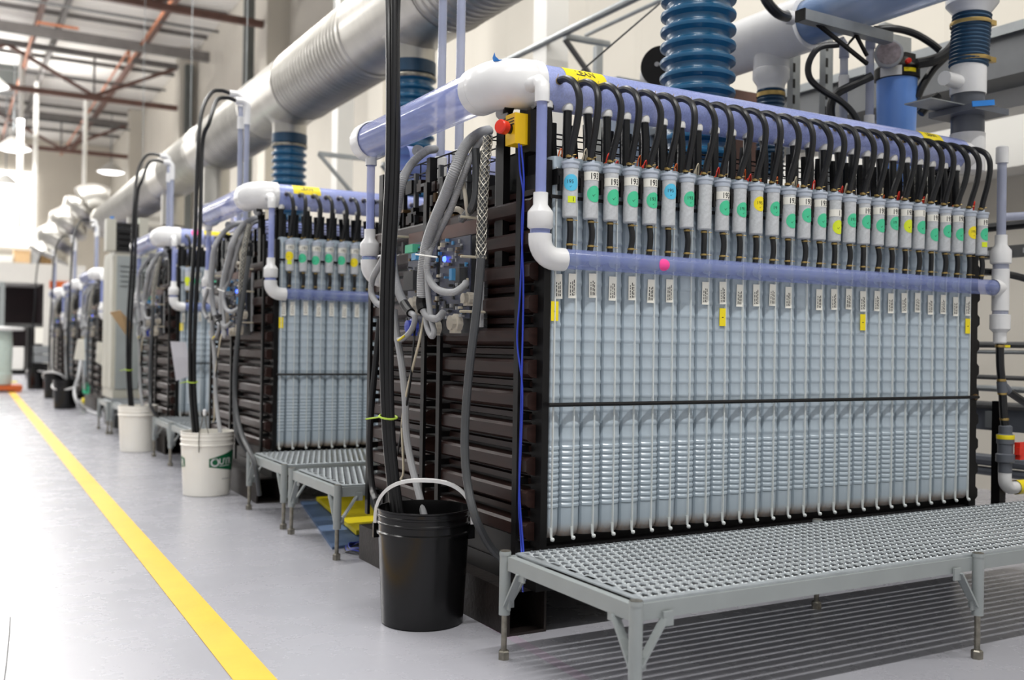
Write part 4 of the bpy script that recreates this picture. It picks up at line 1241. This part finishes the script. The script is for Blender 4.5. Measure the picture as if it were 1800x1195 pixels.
# ================================================================== far end of the hall
FYD = 28.6
a = at_y(-130, 465, FYD); b = at_y(150, 497, FYD)
zt, zb = at_y(40, 462, FYD).z, at_y(40, 497, FYD).z
t = empty('storage_bay', (b.x, FYD, 0), 'dark open bay under a white fascia at the end of the hall', 'bay')
part('fascia', MB().box(a.x, b.x, FYD, FYD + 3, zb, zt), M_COLW, t)
xo = at_y(76, 560, FYD).x
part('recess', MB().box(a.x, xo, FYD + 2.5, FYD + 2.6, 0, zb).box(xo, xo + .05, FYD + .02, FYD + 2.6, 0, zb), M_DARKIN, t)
part('front_panel', MB().box(xo, b.x, FYD, FYD + .1, 0, zb), M_COLW, t)
for px in (3, ):
    x_ = at_y(px, 560, FYD).x
    part('door_post', MB().box(x_ - .06, x_ + .06, FYD - .02, FYD + .12, 0, zb), M_STEP, t)
part('sill_beam', MB().box(a.x, xo, FYD + .3, FYD + .4, at_y(30, 578, FYD).z, at_y(30, 568, FYD).z), M_DKSTEEL, t)
part('orange_sign', MB().box(at_y(87, 500, FYD).x, at_y(122, 500, FYD).x, FYD - .03, FYD, at_y(100, 507, FYD).z, at_y(100, 494, FYD).z), M_ORANGE, t)
# things on the fascia roof
for k, (px0, px1, py0, m_, nm) in enumerate(((-20, 22, 447, M_WHITE2, 'white carton on top of the bay'), (24, 52, 440, M_TAN, 'tan carton on top of the bay'), (55, 68, 424, M_COND, 'grey drum on top of the bay'),
                                             (70, 90, 445, M_BRONZE, 'brown crate on top of the bay'), (94, 122, 443, M_WHITE2, 'white bin on top of the bay'))):
    x0, x1 = at_y(px0, 460, FYD + .8).x, at_y(px1, 460, FYD + .8).x; z1 = at_y(px0, py0, FYD + .8).z
    t3 = empty('stored_box', ((x0 + x1) / 2, FYD + .8, zt), nm, 'box', 'things stored above the bay')
    part('box_body', MB().box(x0, x1, FYD + .6, FYD + 1.1, zt, z1 - .04), m_, t3); part('lid', MB().box(x0 - .02, x1 + .02, FYD + .58, FYD + 1.12, z1 - .04, z1), m_, t3)
# drum, cart, bin, shelf in front of the bay
g = at_z(-12, 688); w_ = .27
t3 = empty('plastic_drum', g, 'pale green drum with a white lid on an orange pallet', 'drum')
part('drum_body', MB().lathe([(w_, .12), (w_ + .015, .3), (w_, .32), (w_ + .015, .7), (w_, 1.02)], g, n=28, cap0=True), M_TEAL, t3)
part('lid', MB().lathe([(w_ + .17, 1.02), (w_ + .19, 1.05), (w_ + .17, 1.08), (.02, 1.1)], g, n=28, cap0=True, cap1=True), M_WHITE, t3)
solo('pallet', MB().box(g.x - .5, g.x + .42, g.y - .3, g.y + .4, .03, .11).box(g.x - .5, g.x - .4, g.y - .3, g.y + .4, 0, .03).box(g.x + .3, g.x + .4, g.y - .3, g.y + .4, 0, .03), M_ORANGE, 'orange pallet under the pale green drum', 'pallet')
g = at_z(32, 658)
t3 = empty('hand_cart', g, 'beige cart with dark wheels before the dark bay', 'cart')
part('cart_body', MB().box(g.x - .28, g.x + .12, g.y, g.y + .5, .12, .68), M_WHITE2, t3)
part('wheel', MB().lathe([(.05, -.03), (.14, -.03), (.14, .03), (.05, .03)], (g.x + .25, g.y, .14), (0, 1, 0), 18), M_BLK, t3)
part('hub', MB().lathe([(.05, -.035), (.05, .035)], (g.x + .25, g.y, .14), (0, 1, 0), 12, cap0=True, cap1=True), M_BRONZE, t3)
part('chassis', MB().box(g.x - .3, g.x + .3, g.y, g.y + .5, .0, .12), M_BLK, t3)
g = at_z(72, 668)
t3 = empty('drawer_unit', (g.x, g.y + 1.2, 0), 'grey drawer stack behind the farthest black bucket', 'drawers')
for i in range(2): part('drawer', MB().box(g.x - .1, g.x + .25, g.y + 1.2, g.y + 1.6, .35 + .2 * i, .53 + .2 * i), M_GALV2, t3)
part('frame', MB().box(g.x - .2, g.x - .12, g.y + 1.15, g.y + 1.6, 0, 1.15).box(g.x - .1, g.x + .25, g.y + 1.3, g.y + 1.6, 0, .33), M_BLK, t3)
part('paper', MB().box(g.x - .05, g.x + .12, g.y + 1.18, g.y + 1.19, .78, 1.15), M_PAPER, t3)
solo('edge_strip', MB().box(at_z(-10, 672).x, at_z(30, 672).x, at_z(10, 672).y, at_z(10, 672).y + .15, .0, .02), M_YEL, 'yellow strip on the floor in front of the pallet', 'strip')

# ================================================================== right end of the front rack
# gate valve stack over the header pipe
vx, vy = 3.735, HY
t = empty('valve_stack', (vx, vy, 1.66), 'white pipe stack with blue flexible joint and black gate valve at the rack end', 'valve')
part('lower_tee', MB().lathe([(.055, 1.655), (.07, 1.66), (.07, 1.82)], (vx, vy, 0), n=28, cap0=True).lathe([(.07, -.10), (.07, 0)], (vx, vy, 1.72), (1, 0, 0), 28), M_WHITE, t)
part('gate_body', MB().lathe([(.066, 1.82), (.066, 1.985)], (vx, vy, 0), n=28, cap0=True, cap1=True), M_GRAYPVC, t)
part('gate_flange', MB().box(vx - .12, vx + .10, vy - .12, vy + .10, 1.89, 1.915), M_GRAYPVC, t)
part('gate_blade', MB().box(vx - .31, vx - .04, vy - .06, vy + .07, 1.917, 1.922), M_GALV2, t)
part('blue_edge', MB().bar((vx - .14, vy - .122, 1.905), (vx + .0, vy - .122, 1.93), .004, .022), M_BTAPE, t)
part('pipe_spool', MB().lathe([(.072, 1.985), (.072, 2.11)], (vx, vy, 0), n=28, cap0=True).lathe([(.03, 0), (.03, .12)], (vx - .05, vy, 2.03), (-1, -.1, 0), 16, cap1=True), M_WHITE, t)
pp = [V((vx + .02 * u, vy, 2.10 + .22 * u)) for u in [i / 27 for i in range(28)]]
part('flexible_joint', MB().tube(pp, [.073 + .006 * (i % 2) for i in range(28)], 28), M_BLUED, t)
for z in (2.13, 2.285):
    part('clamp_band', MB().lathe([(.081, -.008), (.082, 0), (.081, .008)], (vx + .01, vy, z), n=28).box(vx + .05, vx + .085, vy - .07, vy - .05, z - .01, z + .01), M_BRASS, t)
part('reducer', MB().lathe([(.073, 2.31), (.074, 2.33), (.105, 2.37), (.106, 2.45), (.104, 2.46), (.106, 2.465), (.106, 2.7)], (vx + .02, vy, 0), n=28), M_WHITE, t)
# clear riser, tee and drain line in front
rx, ry = 3.765, TY
t = empty('drain_line', (rx, ry, .55), 'white tee, black hose and grey ball valve hanging at the right end of the rack', 'pipe')
part('riser_pipe', MB().cyl((rx, ry, 1.33), (rx, ry, 1.70), .0185, 16), M_GREYPIPE, t)
for z in (1.245, 1.057): part('clear_sleeve', MB().lathe([(.031, z), (.031, z + .022)], (rx, ry, 0), n=18), M_GREYPIPE, t)
part('riser_cap', MB().lathe([(.025, 1.68), (.025, 1.745), (.018, 1.75)], (rx, ry, 0), n=16, cap1=True, cap0=True), M_WHITE, t)
part('tee_fitting', MB().lathe([(.02, 1.385), (.024, 1.385), (.024, 1.345), (.041, 1.32), (.041, 1.27), (.034, 1.265), (.02, 1.265)], (rx, ry, 0), n=20)
     .lathe([(.034, 1.245), (.034, 1.075)], (rx, ry, 0), n=20, cap0=True, cap1=True).lathe([(.034, 0), (.034, -.05)], (rx, ry, LP[0]), (1, 0, 0), 20)
     .lathe([(.034, 1.06), (.04, 1.058), (.04, 1.0), (.026, .985), (.026, .945), (.02, .94)], (rx, ry, 0), n=20, cap1=True), M_WHITE, t)
P = [(rx, ry, .95), (rx + .005, ry, .85), (rx + .02, ry, .76), (rx + .03, ry, .66), (rx + .04, ry, .60)]
part('hose_run', MB().tube(spline(P, 6), .016, 10), M_RUB, t)
part('hose_branch', MB().tube(spline([(rx + .025, ry, .755), (rx + .07, ry, .74), (rx + .14, ry, .71), (rx + .26, ry, .66)], 5), .016, 10), M_RUB, t)
for z, x_ in ((.93, rx), (.79, rx + .014), (.735, rx + .02), (.63, rx + .036)):
    part('clamp_band', MB().lathe([(.0175, -.005), (.0185, 0), (.0175, .005)], (x_, ry, z), n=12), M_BRASS, t)
part('wing_tag', MB().box(rx + .02, rx + .055, ry - .01, ry - .006, .925, .935), M_YEL, t)
part('wye_fitting', MB().tube([(rx + .015, ry, .785), (rx + .022, ry, .74)], .02, 12).tube([(rx + .02, ry, .77), (rx + .055, ry, .745)], .02, 12), M_GRAYPVC, t)
vxx = rx + .045
bv = part('ball_valve', MB().lathe([(.019, .605), (.026, .60), (.026, .57), (.034, .565), (.034, .53), (.03, .525), (.03, .49), (.037, .485), (.037, .455), (.027, .45), (.027, .41)], (vxx, ry, 0), n=18, cap0=True, cap1=True), M_GRAYPVC, t)
part('union_collar', MB().lathe([(.02, .60), (.024, .60), (.024, .585)], (vxx, ry, 0), n=16, cap0=True), M_WHITE, t)
part('yellow_ring', MB().lathe([(.0345, .548), (.035, .55), (.035, .564), (.0345, .566)], (vxx, ry, 0), n=18), M_YEL, t)
part('red_handle', MB().box(vxx + .03, vxx + .09, ry - .045, ry - .02, .465, .535).box(vxx + .02, vxx + .04, ry - .05, ry - .03, .485, .515), M_RED, t)
part('outlet_elbow', MB().tube([V((vxx, ry, .425)), V((vxx, ry, .395))] + arc3((vxx + .04, ry, .385), .04, (-1, 0, 0), (0, 0, -1), 0, PI / 2, 6) + [V((vxx + .22, ry, .345))], .026, 16), M_WHITE, t)
part('outlet_ring', MB().lathe([(.030, .07), (.030, .16)], (vxx, ry, .345), (1, 0, 0), 16), M_YEL, t)
part('hanger_strut', MB().box(vxx + .025, vxx + .065, ry + .04, ry + .08, .26, .70), M_BLK, t)
# pipes and struts along the side wall behind it
for k, (py, r_, m_, nm) in enumerate(((397, .022, M_RUB, 'black pipe running to the wall beside the clear riser'), (606, .016, M_DKSTEEL, 'upper dark wall rail below the white tee'), (619, .010, M_GALV2, 'thin rod just under the upper wall rail'),
                                     (664, .012, M_DKSTEEL, 'dark wall rail beside the black hose joint'), (684, .016, M_GALV2, 'grey wall rail under the black hose joint'), (714, .02, M_DKSTEEL, 'dark wall rail just over the wide strut'),
                                     (812, .03, M_GRAYPVC, 'grey pipe behind the white outlet elbow'), (832, .022, M_GRAYPVC, 'lower grey pipe behind the white outlet elbow'))):
    p = at_x(1770, py, 4.5)
    solo('wall_rail', MB().tube([(4.5, 1.6, p.z), (4.5, 5.4, p.z)], r_, 10), m_, nm, 'pipe', 'rails behind the front rack')
p = at_x(1760, 738, 4.5)
t = empty('wall_strut', (4.5, 3, p.z), 'wide slate grey strut channel behind the red handled valve', 'strut')
part('channel', MB().box(4.5, 4.54, 1.6, 5.4, p.z - .055, p.z + .055), M_GRAYPVC, t)
part('clamp', MB().box(4.47, 4.5, at_x(1748, 742, 4.5).y - .03, at_x(1748, 742, 4.5).y + .03, p.z - .04, p.z + .04), M_GALV2, t)
p = at_x(1775, 442, 4.5)
mb = MB().box(4.5, 4.52, 1.6, 5.4, p.z - .03, p.z + .03)
for i in range(30): mb.box(4.495, 4.5, 1.7 + i * .12, 1.76 + i * .12, p.z - .012, p.z + .012, 1)
solo('slotted_strut', mb, [M_DKSTEEL, M_COND], 'slotted dark strut behind the white reducer of the drain line', 'strut')
solo('clear_feed_pipe', MB().cyl((rx + .01, ry, 1.46), (rx + .6, ry - .15, 1.52), .017, 14), M_GREYPIPE, 'clear pipe leading off from the clear riser', 'pipe')
solo('black_feed_hose', MB().tube(spline([(3.68, 2.62, 1.235), (3.80, 2.62, 1.235), (3.95, 2.6, 1.22), (4.1, 2.5, 1.16)], 6), .015, 10), M_RUB, 'black hose passing behind the white reducer', 'hose')
# support legs carrying those rails
for y in (1.8, 5.2):
    solo('rail_stand', MB().box(4.52, 4.57, y - .03, y + .03, 0, 2.3), M_GALV2, 'galvanised stand carrying the wall rails, ' + ('toward the aisle mouth' if y < 3 else 'behind the front rack'), 'stand')

# ---------------------------------------------------------------- overhead at the right
HX, HZ = 3.49, 2.43
t = empty('overhead_main', (HX, 3.0, HZ), 'large clear blue and white main pipe above the front rack', 'pipe')
part('clear_pipe', MB().lathe([(.105, -.5), (.105, 3.42)], (HX, 0, HZ), (0, 1, 0), 32, cap1=True), M_BLUECLEAR, t)
part('tee_body', MB().lathe([(.107, 3.36), (.13, 3.36), (.13, 4.35), (.11, 4.36)], (HX, 0, HZ), (0, 1, 0), 32), M_WHITE, t)
part('tee_branch', MB().lathe([(.086, 2.42), (.086, 2.27), (.084, 2.267), (.088, 2.262), (.088, 2.22), (.068, 2.19), (.065, 2.165)], (HX, 3.62, 0), n=28), M_WHITE, t)
part('white_pipe', MB().lathe([(.10, 4.3), (.10, 4.55)], (HX, 0, HZ), (0, 1, 0), 28), M_WHITE, t)
pp = [V((HX, 3.62, 1.74 + .43 * i / 40)) for i in range(41)]
part('branch_hose', MB().tube(pp, [.062 + .006 * (i % 2) for i in range(41)], 28), M_BLUED, t)
part('clamp_band', MB().lathe([(.069, 2.13), (.070, 2.14), (.069, 2.15)], (HX, 3.62, 0), n=24), M_BRASS, t)
part('inlet_hose', MB().tube(spline([at_d(1335, -25, 4.3), at_d(1350, 5, 4.3), at_d(1368, 24, 4.35), at_d(1384, 30, 4.45)], 6), .022, 10), M_RUB, t)
part('inlet_collar', MB().lathe([(.03, -.02), (.03, .02)], at_d(1388, 31, 4.47), right + fwd * .5, 14, cap0=True, cap1=True), M_WHITE, t)
# strut bracket under it
a = at_y(1408, 27, 3.0); b = at_y(1562, 68, 3.0)
t = empty('strut_bracket', a, 'grey strut arm with diagonal braces under the overhead main', 'bracket')
part('arm', MB().bar(a, b, .05, .045), M_GALV2, t)
part('arm_end', MB().bar(a - (b - a).normalized() * .008, a, .052, .047), M_BLK, t)
part('brace', MB().bar(at_y(1437, 42, 3.0), at_y(1524, 112, 3.0), .014, .014), M_BLK, t)
part('brace', MB().bar(at_y(1504, 60, 3.0), at_y(1524, 98, 3.0), .012, .012), M_BLK, t)
part('brace', MB().bar(at_y(1506, 60, 3.0), at_y(1485, 84, 3.0), .008, .008), M_BLK, t)
for (px, w0, y, nm) in ((1395, .05, 3.7, 'slotted strut post beside the white tee branch'), (1452, .05, 3.55, 'grey strut post beside the looping black hose'), (1556, .06, 3.35, 'dark strut post behind the filter gauge')):
    p = at_y(px, 150, y)
    mb = MB().box(p.x - w0 / 2, p.x + w0 / 2, y - .02, y + .02, 1.45, 2.5)
    for i in range(12): mb.box(p.x - w0 / 2 - .001, p.x - w0 / 2 + .014, y - .022, y - .02, 1.5 + i * .08, 1.545 + i * .08, 1)
    solo('strut_post', mb, [M_GALV2, M_BLK], nm, 'strut', 'strut posts over the rack')
# clear thin risers
for (px, y0, y1, Y, nm) in ((1484, 82, 235, 3.2, 'thin clear riser with a white coupling beside the filter'), (1530, 66, 250, 3.12, 'thin clear riser with an elbow touching the filter gauge')):
    p0, p1 = at_y(px, y1, Y), at_y(px, y0, Y)
    t = empty('clear_riser', p0, nm, 'pipe', 'thin clear risers')
    part('pipe_run', MB().cyl((p1.x, Y, 1.55), (p1.x, Y, p1.z), .018, 14), M_GREYPIPE, t)
    part('top_fitting', MB().tube([V((p1.x, Y, p1.z - .05)), V((p1.x, Y, p1.z)), V((p1.x - .03 if px < 1500 else p1.x + .03, Y, p1.z + .025))], .023, 12), M_GREYPIPE, t)
    zc2 = at_y(px, 145 if px < 1500 else 215, Y).z
    part('coupling', MB().lathe([(.019, zc2 - .03), (.023, zc2 - .03), (.023, zc2 + .03), (.019, zc2 + .03)], (p1.x, Y, 0), n=14), M_WHITE, t)
# filter housing
fx = at_d(1576, 180, 4.6)
t = empty('filter_housing', (fx.x, fx.y, 1.62), 'blue filter housing with black head, gauge and yellow label', 'filter')
hz = at_d(1576, 142, 4.6).z
part('bowl', MB().lathe([(.05, hz - .5), (.08, hz - .48), (.084, hz - .3), (.09, hz)], (fx.x, fx.y, 0), n=32, cap0=True, cap1=True), M_FILT, t)
hd = part('head', MB().lathe([(.095, hz), (.1, hz + .004), (.1, hz + .05), (.092, hz + .06), (.07, hz + .07), (.05, hz + .10)], (fx.x, fx.y, 0), n=32, cap0=True, cap1=True).box(fx.x + .02, fx.x + .09, fx.y - .03, fx.y + .03, hz + .04, hz + .13), M_BLK, t)


def facing(mb, w, h, ds, z, r, mi=0):       # band patch on the head, facing the aisle corner
    vs = []; n = 10
    for i in range(n + 1):
        a_ = (ds - w / 2 + w * i / n) / r
        x_, y_ = r * math.sin(a_), -r * math.cos(a_)
        c_, s_ = math.cos(R(-33)), math.sin(R(-33))
        vs += [(fx.x + x_ * c_ - y_ * s_, fx.y + x_ * s_ + y_ * c_, z), (fx.x + x_ * c_ - y_ * s_, fx.y + x_ * s_ + y_ * c_, z + h)]
    mb.add(vs, [(2 * i, 2 * i + 2, 2 * i + 3, 2 * i + 1) for i in range(n)], mi)
    return mb


part('white_label', facing(MB(), .10, .044, -.06, hz + .002, .1012), M_WHITE, t)
part('yellow_label', facing(MB(), .062, .018, .03, hz + .018, .1014), M_YEL, t)
gd = (-fwd + right * -.35).normalized()
gc = at_d(1562, 98, 4.5)
part('regulator', MB().lathe([(.045, -.12), (.05, -.03), (.05, .02), (.062, .022), (.062, .045), (.055, .048)], gc, gd, 24, cap0=True, cap1=True), M_COND, t)
part('gauge_dial', MB().lathe([(.052, .049), (.046, .051), (.03, .052)], gc, gd, 24, cap1=True), mat('gauge_face', (150, 138, 140), .2, var=.3, scale=40), t)
part('yellow_band', MB().lathe([(.051, -.012), (.0515, 0), (.051, .008)], gc, gd, 24), M_YEL, t)
part('red_button', MB().lathe([(.012, 0), (.012, .02), (.003, .022)], at_d(1595, 108, 4.5), -fwd, 12, cap1=True), M_RED, t)
part('back_plate', MB().box(fx.x + .03, fx.x + .17, fx.y + .06, fx.y + .08, hz + .06, hz + .24), M_GALV2, t)
# black hoses round the filter
HS = (((1474, 78), (1440, 84), (1422, 110), (1424, 138), (1448, 160), (1478, 178), (1500, 200), (1512, 225), 4.35, .014, 'black hose looping beside the clear riser'),
      ((1536, 52), (1570, 50), (1605, 58), (1634, 74), (1652, 88), 4.45, .016, 'black hose arching over the filter head'),
      ((1464, 225), (1460, 190), (1470, 166), (1498, 150), (1532, 134), 4.4, .019, 'black hose bending into the side of the filter head'),
      ((1612, 112), (1640, 106), (1662, 94), (1682, 72), 4.5, .024, 'thick black hose leaving the filter head toward the valve'),
      ((1612, 172), (1622, 150), (1640, 122), (1664, 98), 4.55, .018, 'black hose rising behind the filter bowl'),
      ((1618, 200), (1630, 186), (1640, 176), (1650, 168), 4.4, .018, 'dark hose joining the side stub of the white spool'))
for h in HS:
    pts = [at_d(a[0], a[1], h[-3]) for a in h[:-3]]
    solo('black_hose', MB().tube(spline(pts, 6), h[-2], 10), M_RUB, h[-1], 'hose', 'black hoses round the filter')
# long tray and pale beam behind
z0, z1 = at_x(1700, 150, 4.75).z, at_x(1700, 82, 4.75).z
t = empty('cable_tray', (4.75, 3, z0), 'dark grey duct tray running along the wall behind the filter', 'tray')
part('tray_side', MB().box(4.75, 5.0, .5, 6.5, z0, z1), M_DUCTDK, t)
part('top_flange', MB().box(4.72, 5.0, .5, 6.5, z1, z1 + .05), M_GALV2, t)
z0 = at_x(1700, 196, 4.9).z; z1 = at_x(1700, 155, 4.9).z
solo('white_beam', MB().box(5.02, 5.2, .5, 6.5, z0, z1), M_COLW, 'pale square beam below the dark duct tray', 'beam')
# pipe frame high behind the front header
t = empty('pipe_frame', (4.0, 6, 3.2), 'galvanised pipe frame on the wall side behind the large blue hose', 'frame')
p = at_x(993, 57, 4.0)
part('long_rail', MB().cyl((4.0, p.y, p.z), (4.0, 1.5, p.z), .028, 10).cyl((4.0, p.y, p.z), (4.0, 9.5, p.z), .026, 10), M_GALV2, t)
part('cross_arm', MB().cyl((4.0, p.y, p.z - .03), at_y(1070, 78, p.y), .026, 10), M_GALV2, t)
part('diagonal', MB().cyl((4.0, p.y, p.z - .05), at_y(1036, 130, p.y), .022, 8), M_DKSTEEL, t)
p2 = at_x(1030, 62, 4.3)
part('thin_rail', MB().cyl((4.3, p2.y, p2.z), (4.3, 1.5, p2.z), .016, 8), M_GALV2, t)
p3 = at_d(1051, 110, 6.4)
part('upright', MB().box(p3.x - .025, p3.x + .025, p3.y - .02, p3.y + .02, 1.6, at_d(1051, 82, 6.4).z), M_GALV2, t)
solo('guy_wire', MB().cyl(at_d(1018, 128, 5.2), at_d(1160, 6, 5.2), .005, 6), M_DKSTEEL, 'thin dark wire slanting up behind the yellow pipe label', 'wire')
p = at_d(1160, 116, 5.2)
t = empty('cable_reel', p, 'black disc reel partly hidden behind the large blue hose', 'reel')
part('disc', MB().lathe([(.03, -.03), (.1, -.02), (.105, 0), (.1, .02), (.03, .03)], p, -fwd - right * .6, 28, cap0=True, cap1=True), M_BLK, t)
part('hub', MB().lathe([(.012, .03), (.012, .045)], p, -fwd - right * .6, 12, cap1=True), M_COND, t)
solo('blue_cabinet', MB().box(*sorted((at_y(1085, 140, 6.2).x, at_y(1150, 140, 6.2).x)), 6.2, 6.5, 1.6, at_y(1085, 134, 6.2).z), mat('slate_box', (110, 122, 140), .5), 'slate blue box behind the black reel', 'box')
g = at_d(1310, 170, 5.3)
solo('brown_plate', MB().box(g.x - .2, g.x + .1, g.y, g.y + .1, 1.7, at_d(1300, 160, 5.3).z), M_RUST, 'rusty brown plate beside the large blue hose', 'plate')
# strut lattice visible between duct drops further along
for (px, py, Y) in ((560, 270, 9.2), (672, 290, 6.6)):
    p = at_y(px, py, Y)
    solo('strut_bracket', MB().bar(p, p + V((.55, 0, .0)), .04, .04).bar(p + V((0, 0, 0)), p + V((.35, 0, -.35)), .03, .03), M_GALV2, 'grey strut arm beside ' + ('the third blue hose' if px < 600 else 'the end cap of the front header'), 'strut')

# ================================================================== light
def area(name, loc, size, sy, power, rot=(0, 0, 0), color=(1, 1, 1)):
    l = bpy.data.lights.new(name, 'AREA'); l.shape = 'RECTANGLE'; l.size = size; l.size_y = sy; l.energy = power; l.color = color
    o = bpy.data.objects.new(name, l); COL.objects.link(o); o.location = loc; o.rotation_euler = rot
    return o


area('strip_lamp_or_fill', (2.0, .1, 6.2), 7, .16, 470, color=(1, .985, .96))
area('strip_lamp_or_fill', (1.0, 6.0, 6.6), 7, .3, 390, color=(1, .985, .96))
area('strip_lamp_or_fill', (.5, 12.0, 6.8), 7, .3, 480, color=(1, .985, .96))
area('strip_lamp_or_fill', (-1, 20.0, 6.8), 9, .5, 700, color=(1, .985, .96))
area('strip_lamp_or_fill', (-1, 22.0, 6.9), 9, .5, 420, (PI, 0, 0), (1, .985, .96))  # added uplight that brightens the roof deck, no fixture of its own
area('strip_lamp_or_fill', (-2, 32.0, 6.9), 10, .5, 520, (PI, 0, 0), (1, .985, .96))  # second added uplight, fill for the far roof and walls
area('strip_lamp_or_fill', (-2, 30.0, 6.8), 10, .5, 1250, color=(1, .98, .95))
w = bpy.data.worlds.new('world'); SC.world = w; w.use_nodes = True
bg = w.node_tree.nodes['Background']; bg.inputs['Color'].default_value = (1, .985, .965, 1); bg.inputs['Strength'].default_value = .5

vs_ = SC.view_settings
vs_.view_transform = 'Standard'; vs_.look = 'None'; vs_.gamma = 1; vs_.use_curve_mapping = False; vs_.exposure = 0.0
SC.cycles.max_bounces = 7; SC.cycles.diffuse_bounces = 3; SC.cycles.glossy_bounces = 3; SC.cycles.transmission_bounces = 3; SC.cycles.transparent_max_bounces = 12
SC.cycles.use_denoising = True
SC.cycles.sample_clamp_indirect = 6
SC.cycles.caustics_reflective = False; SC.cycles.caustics_refractive = False
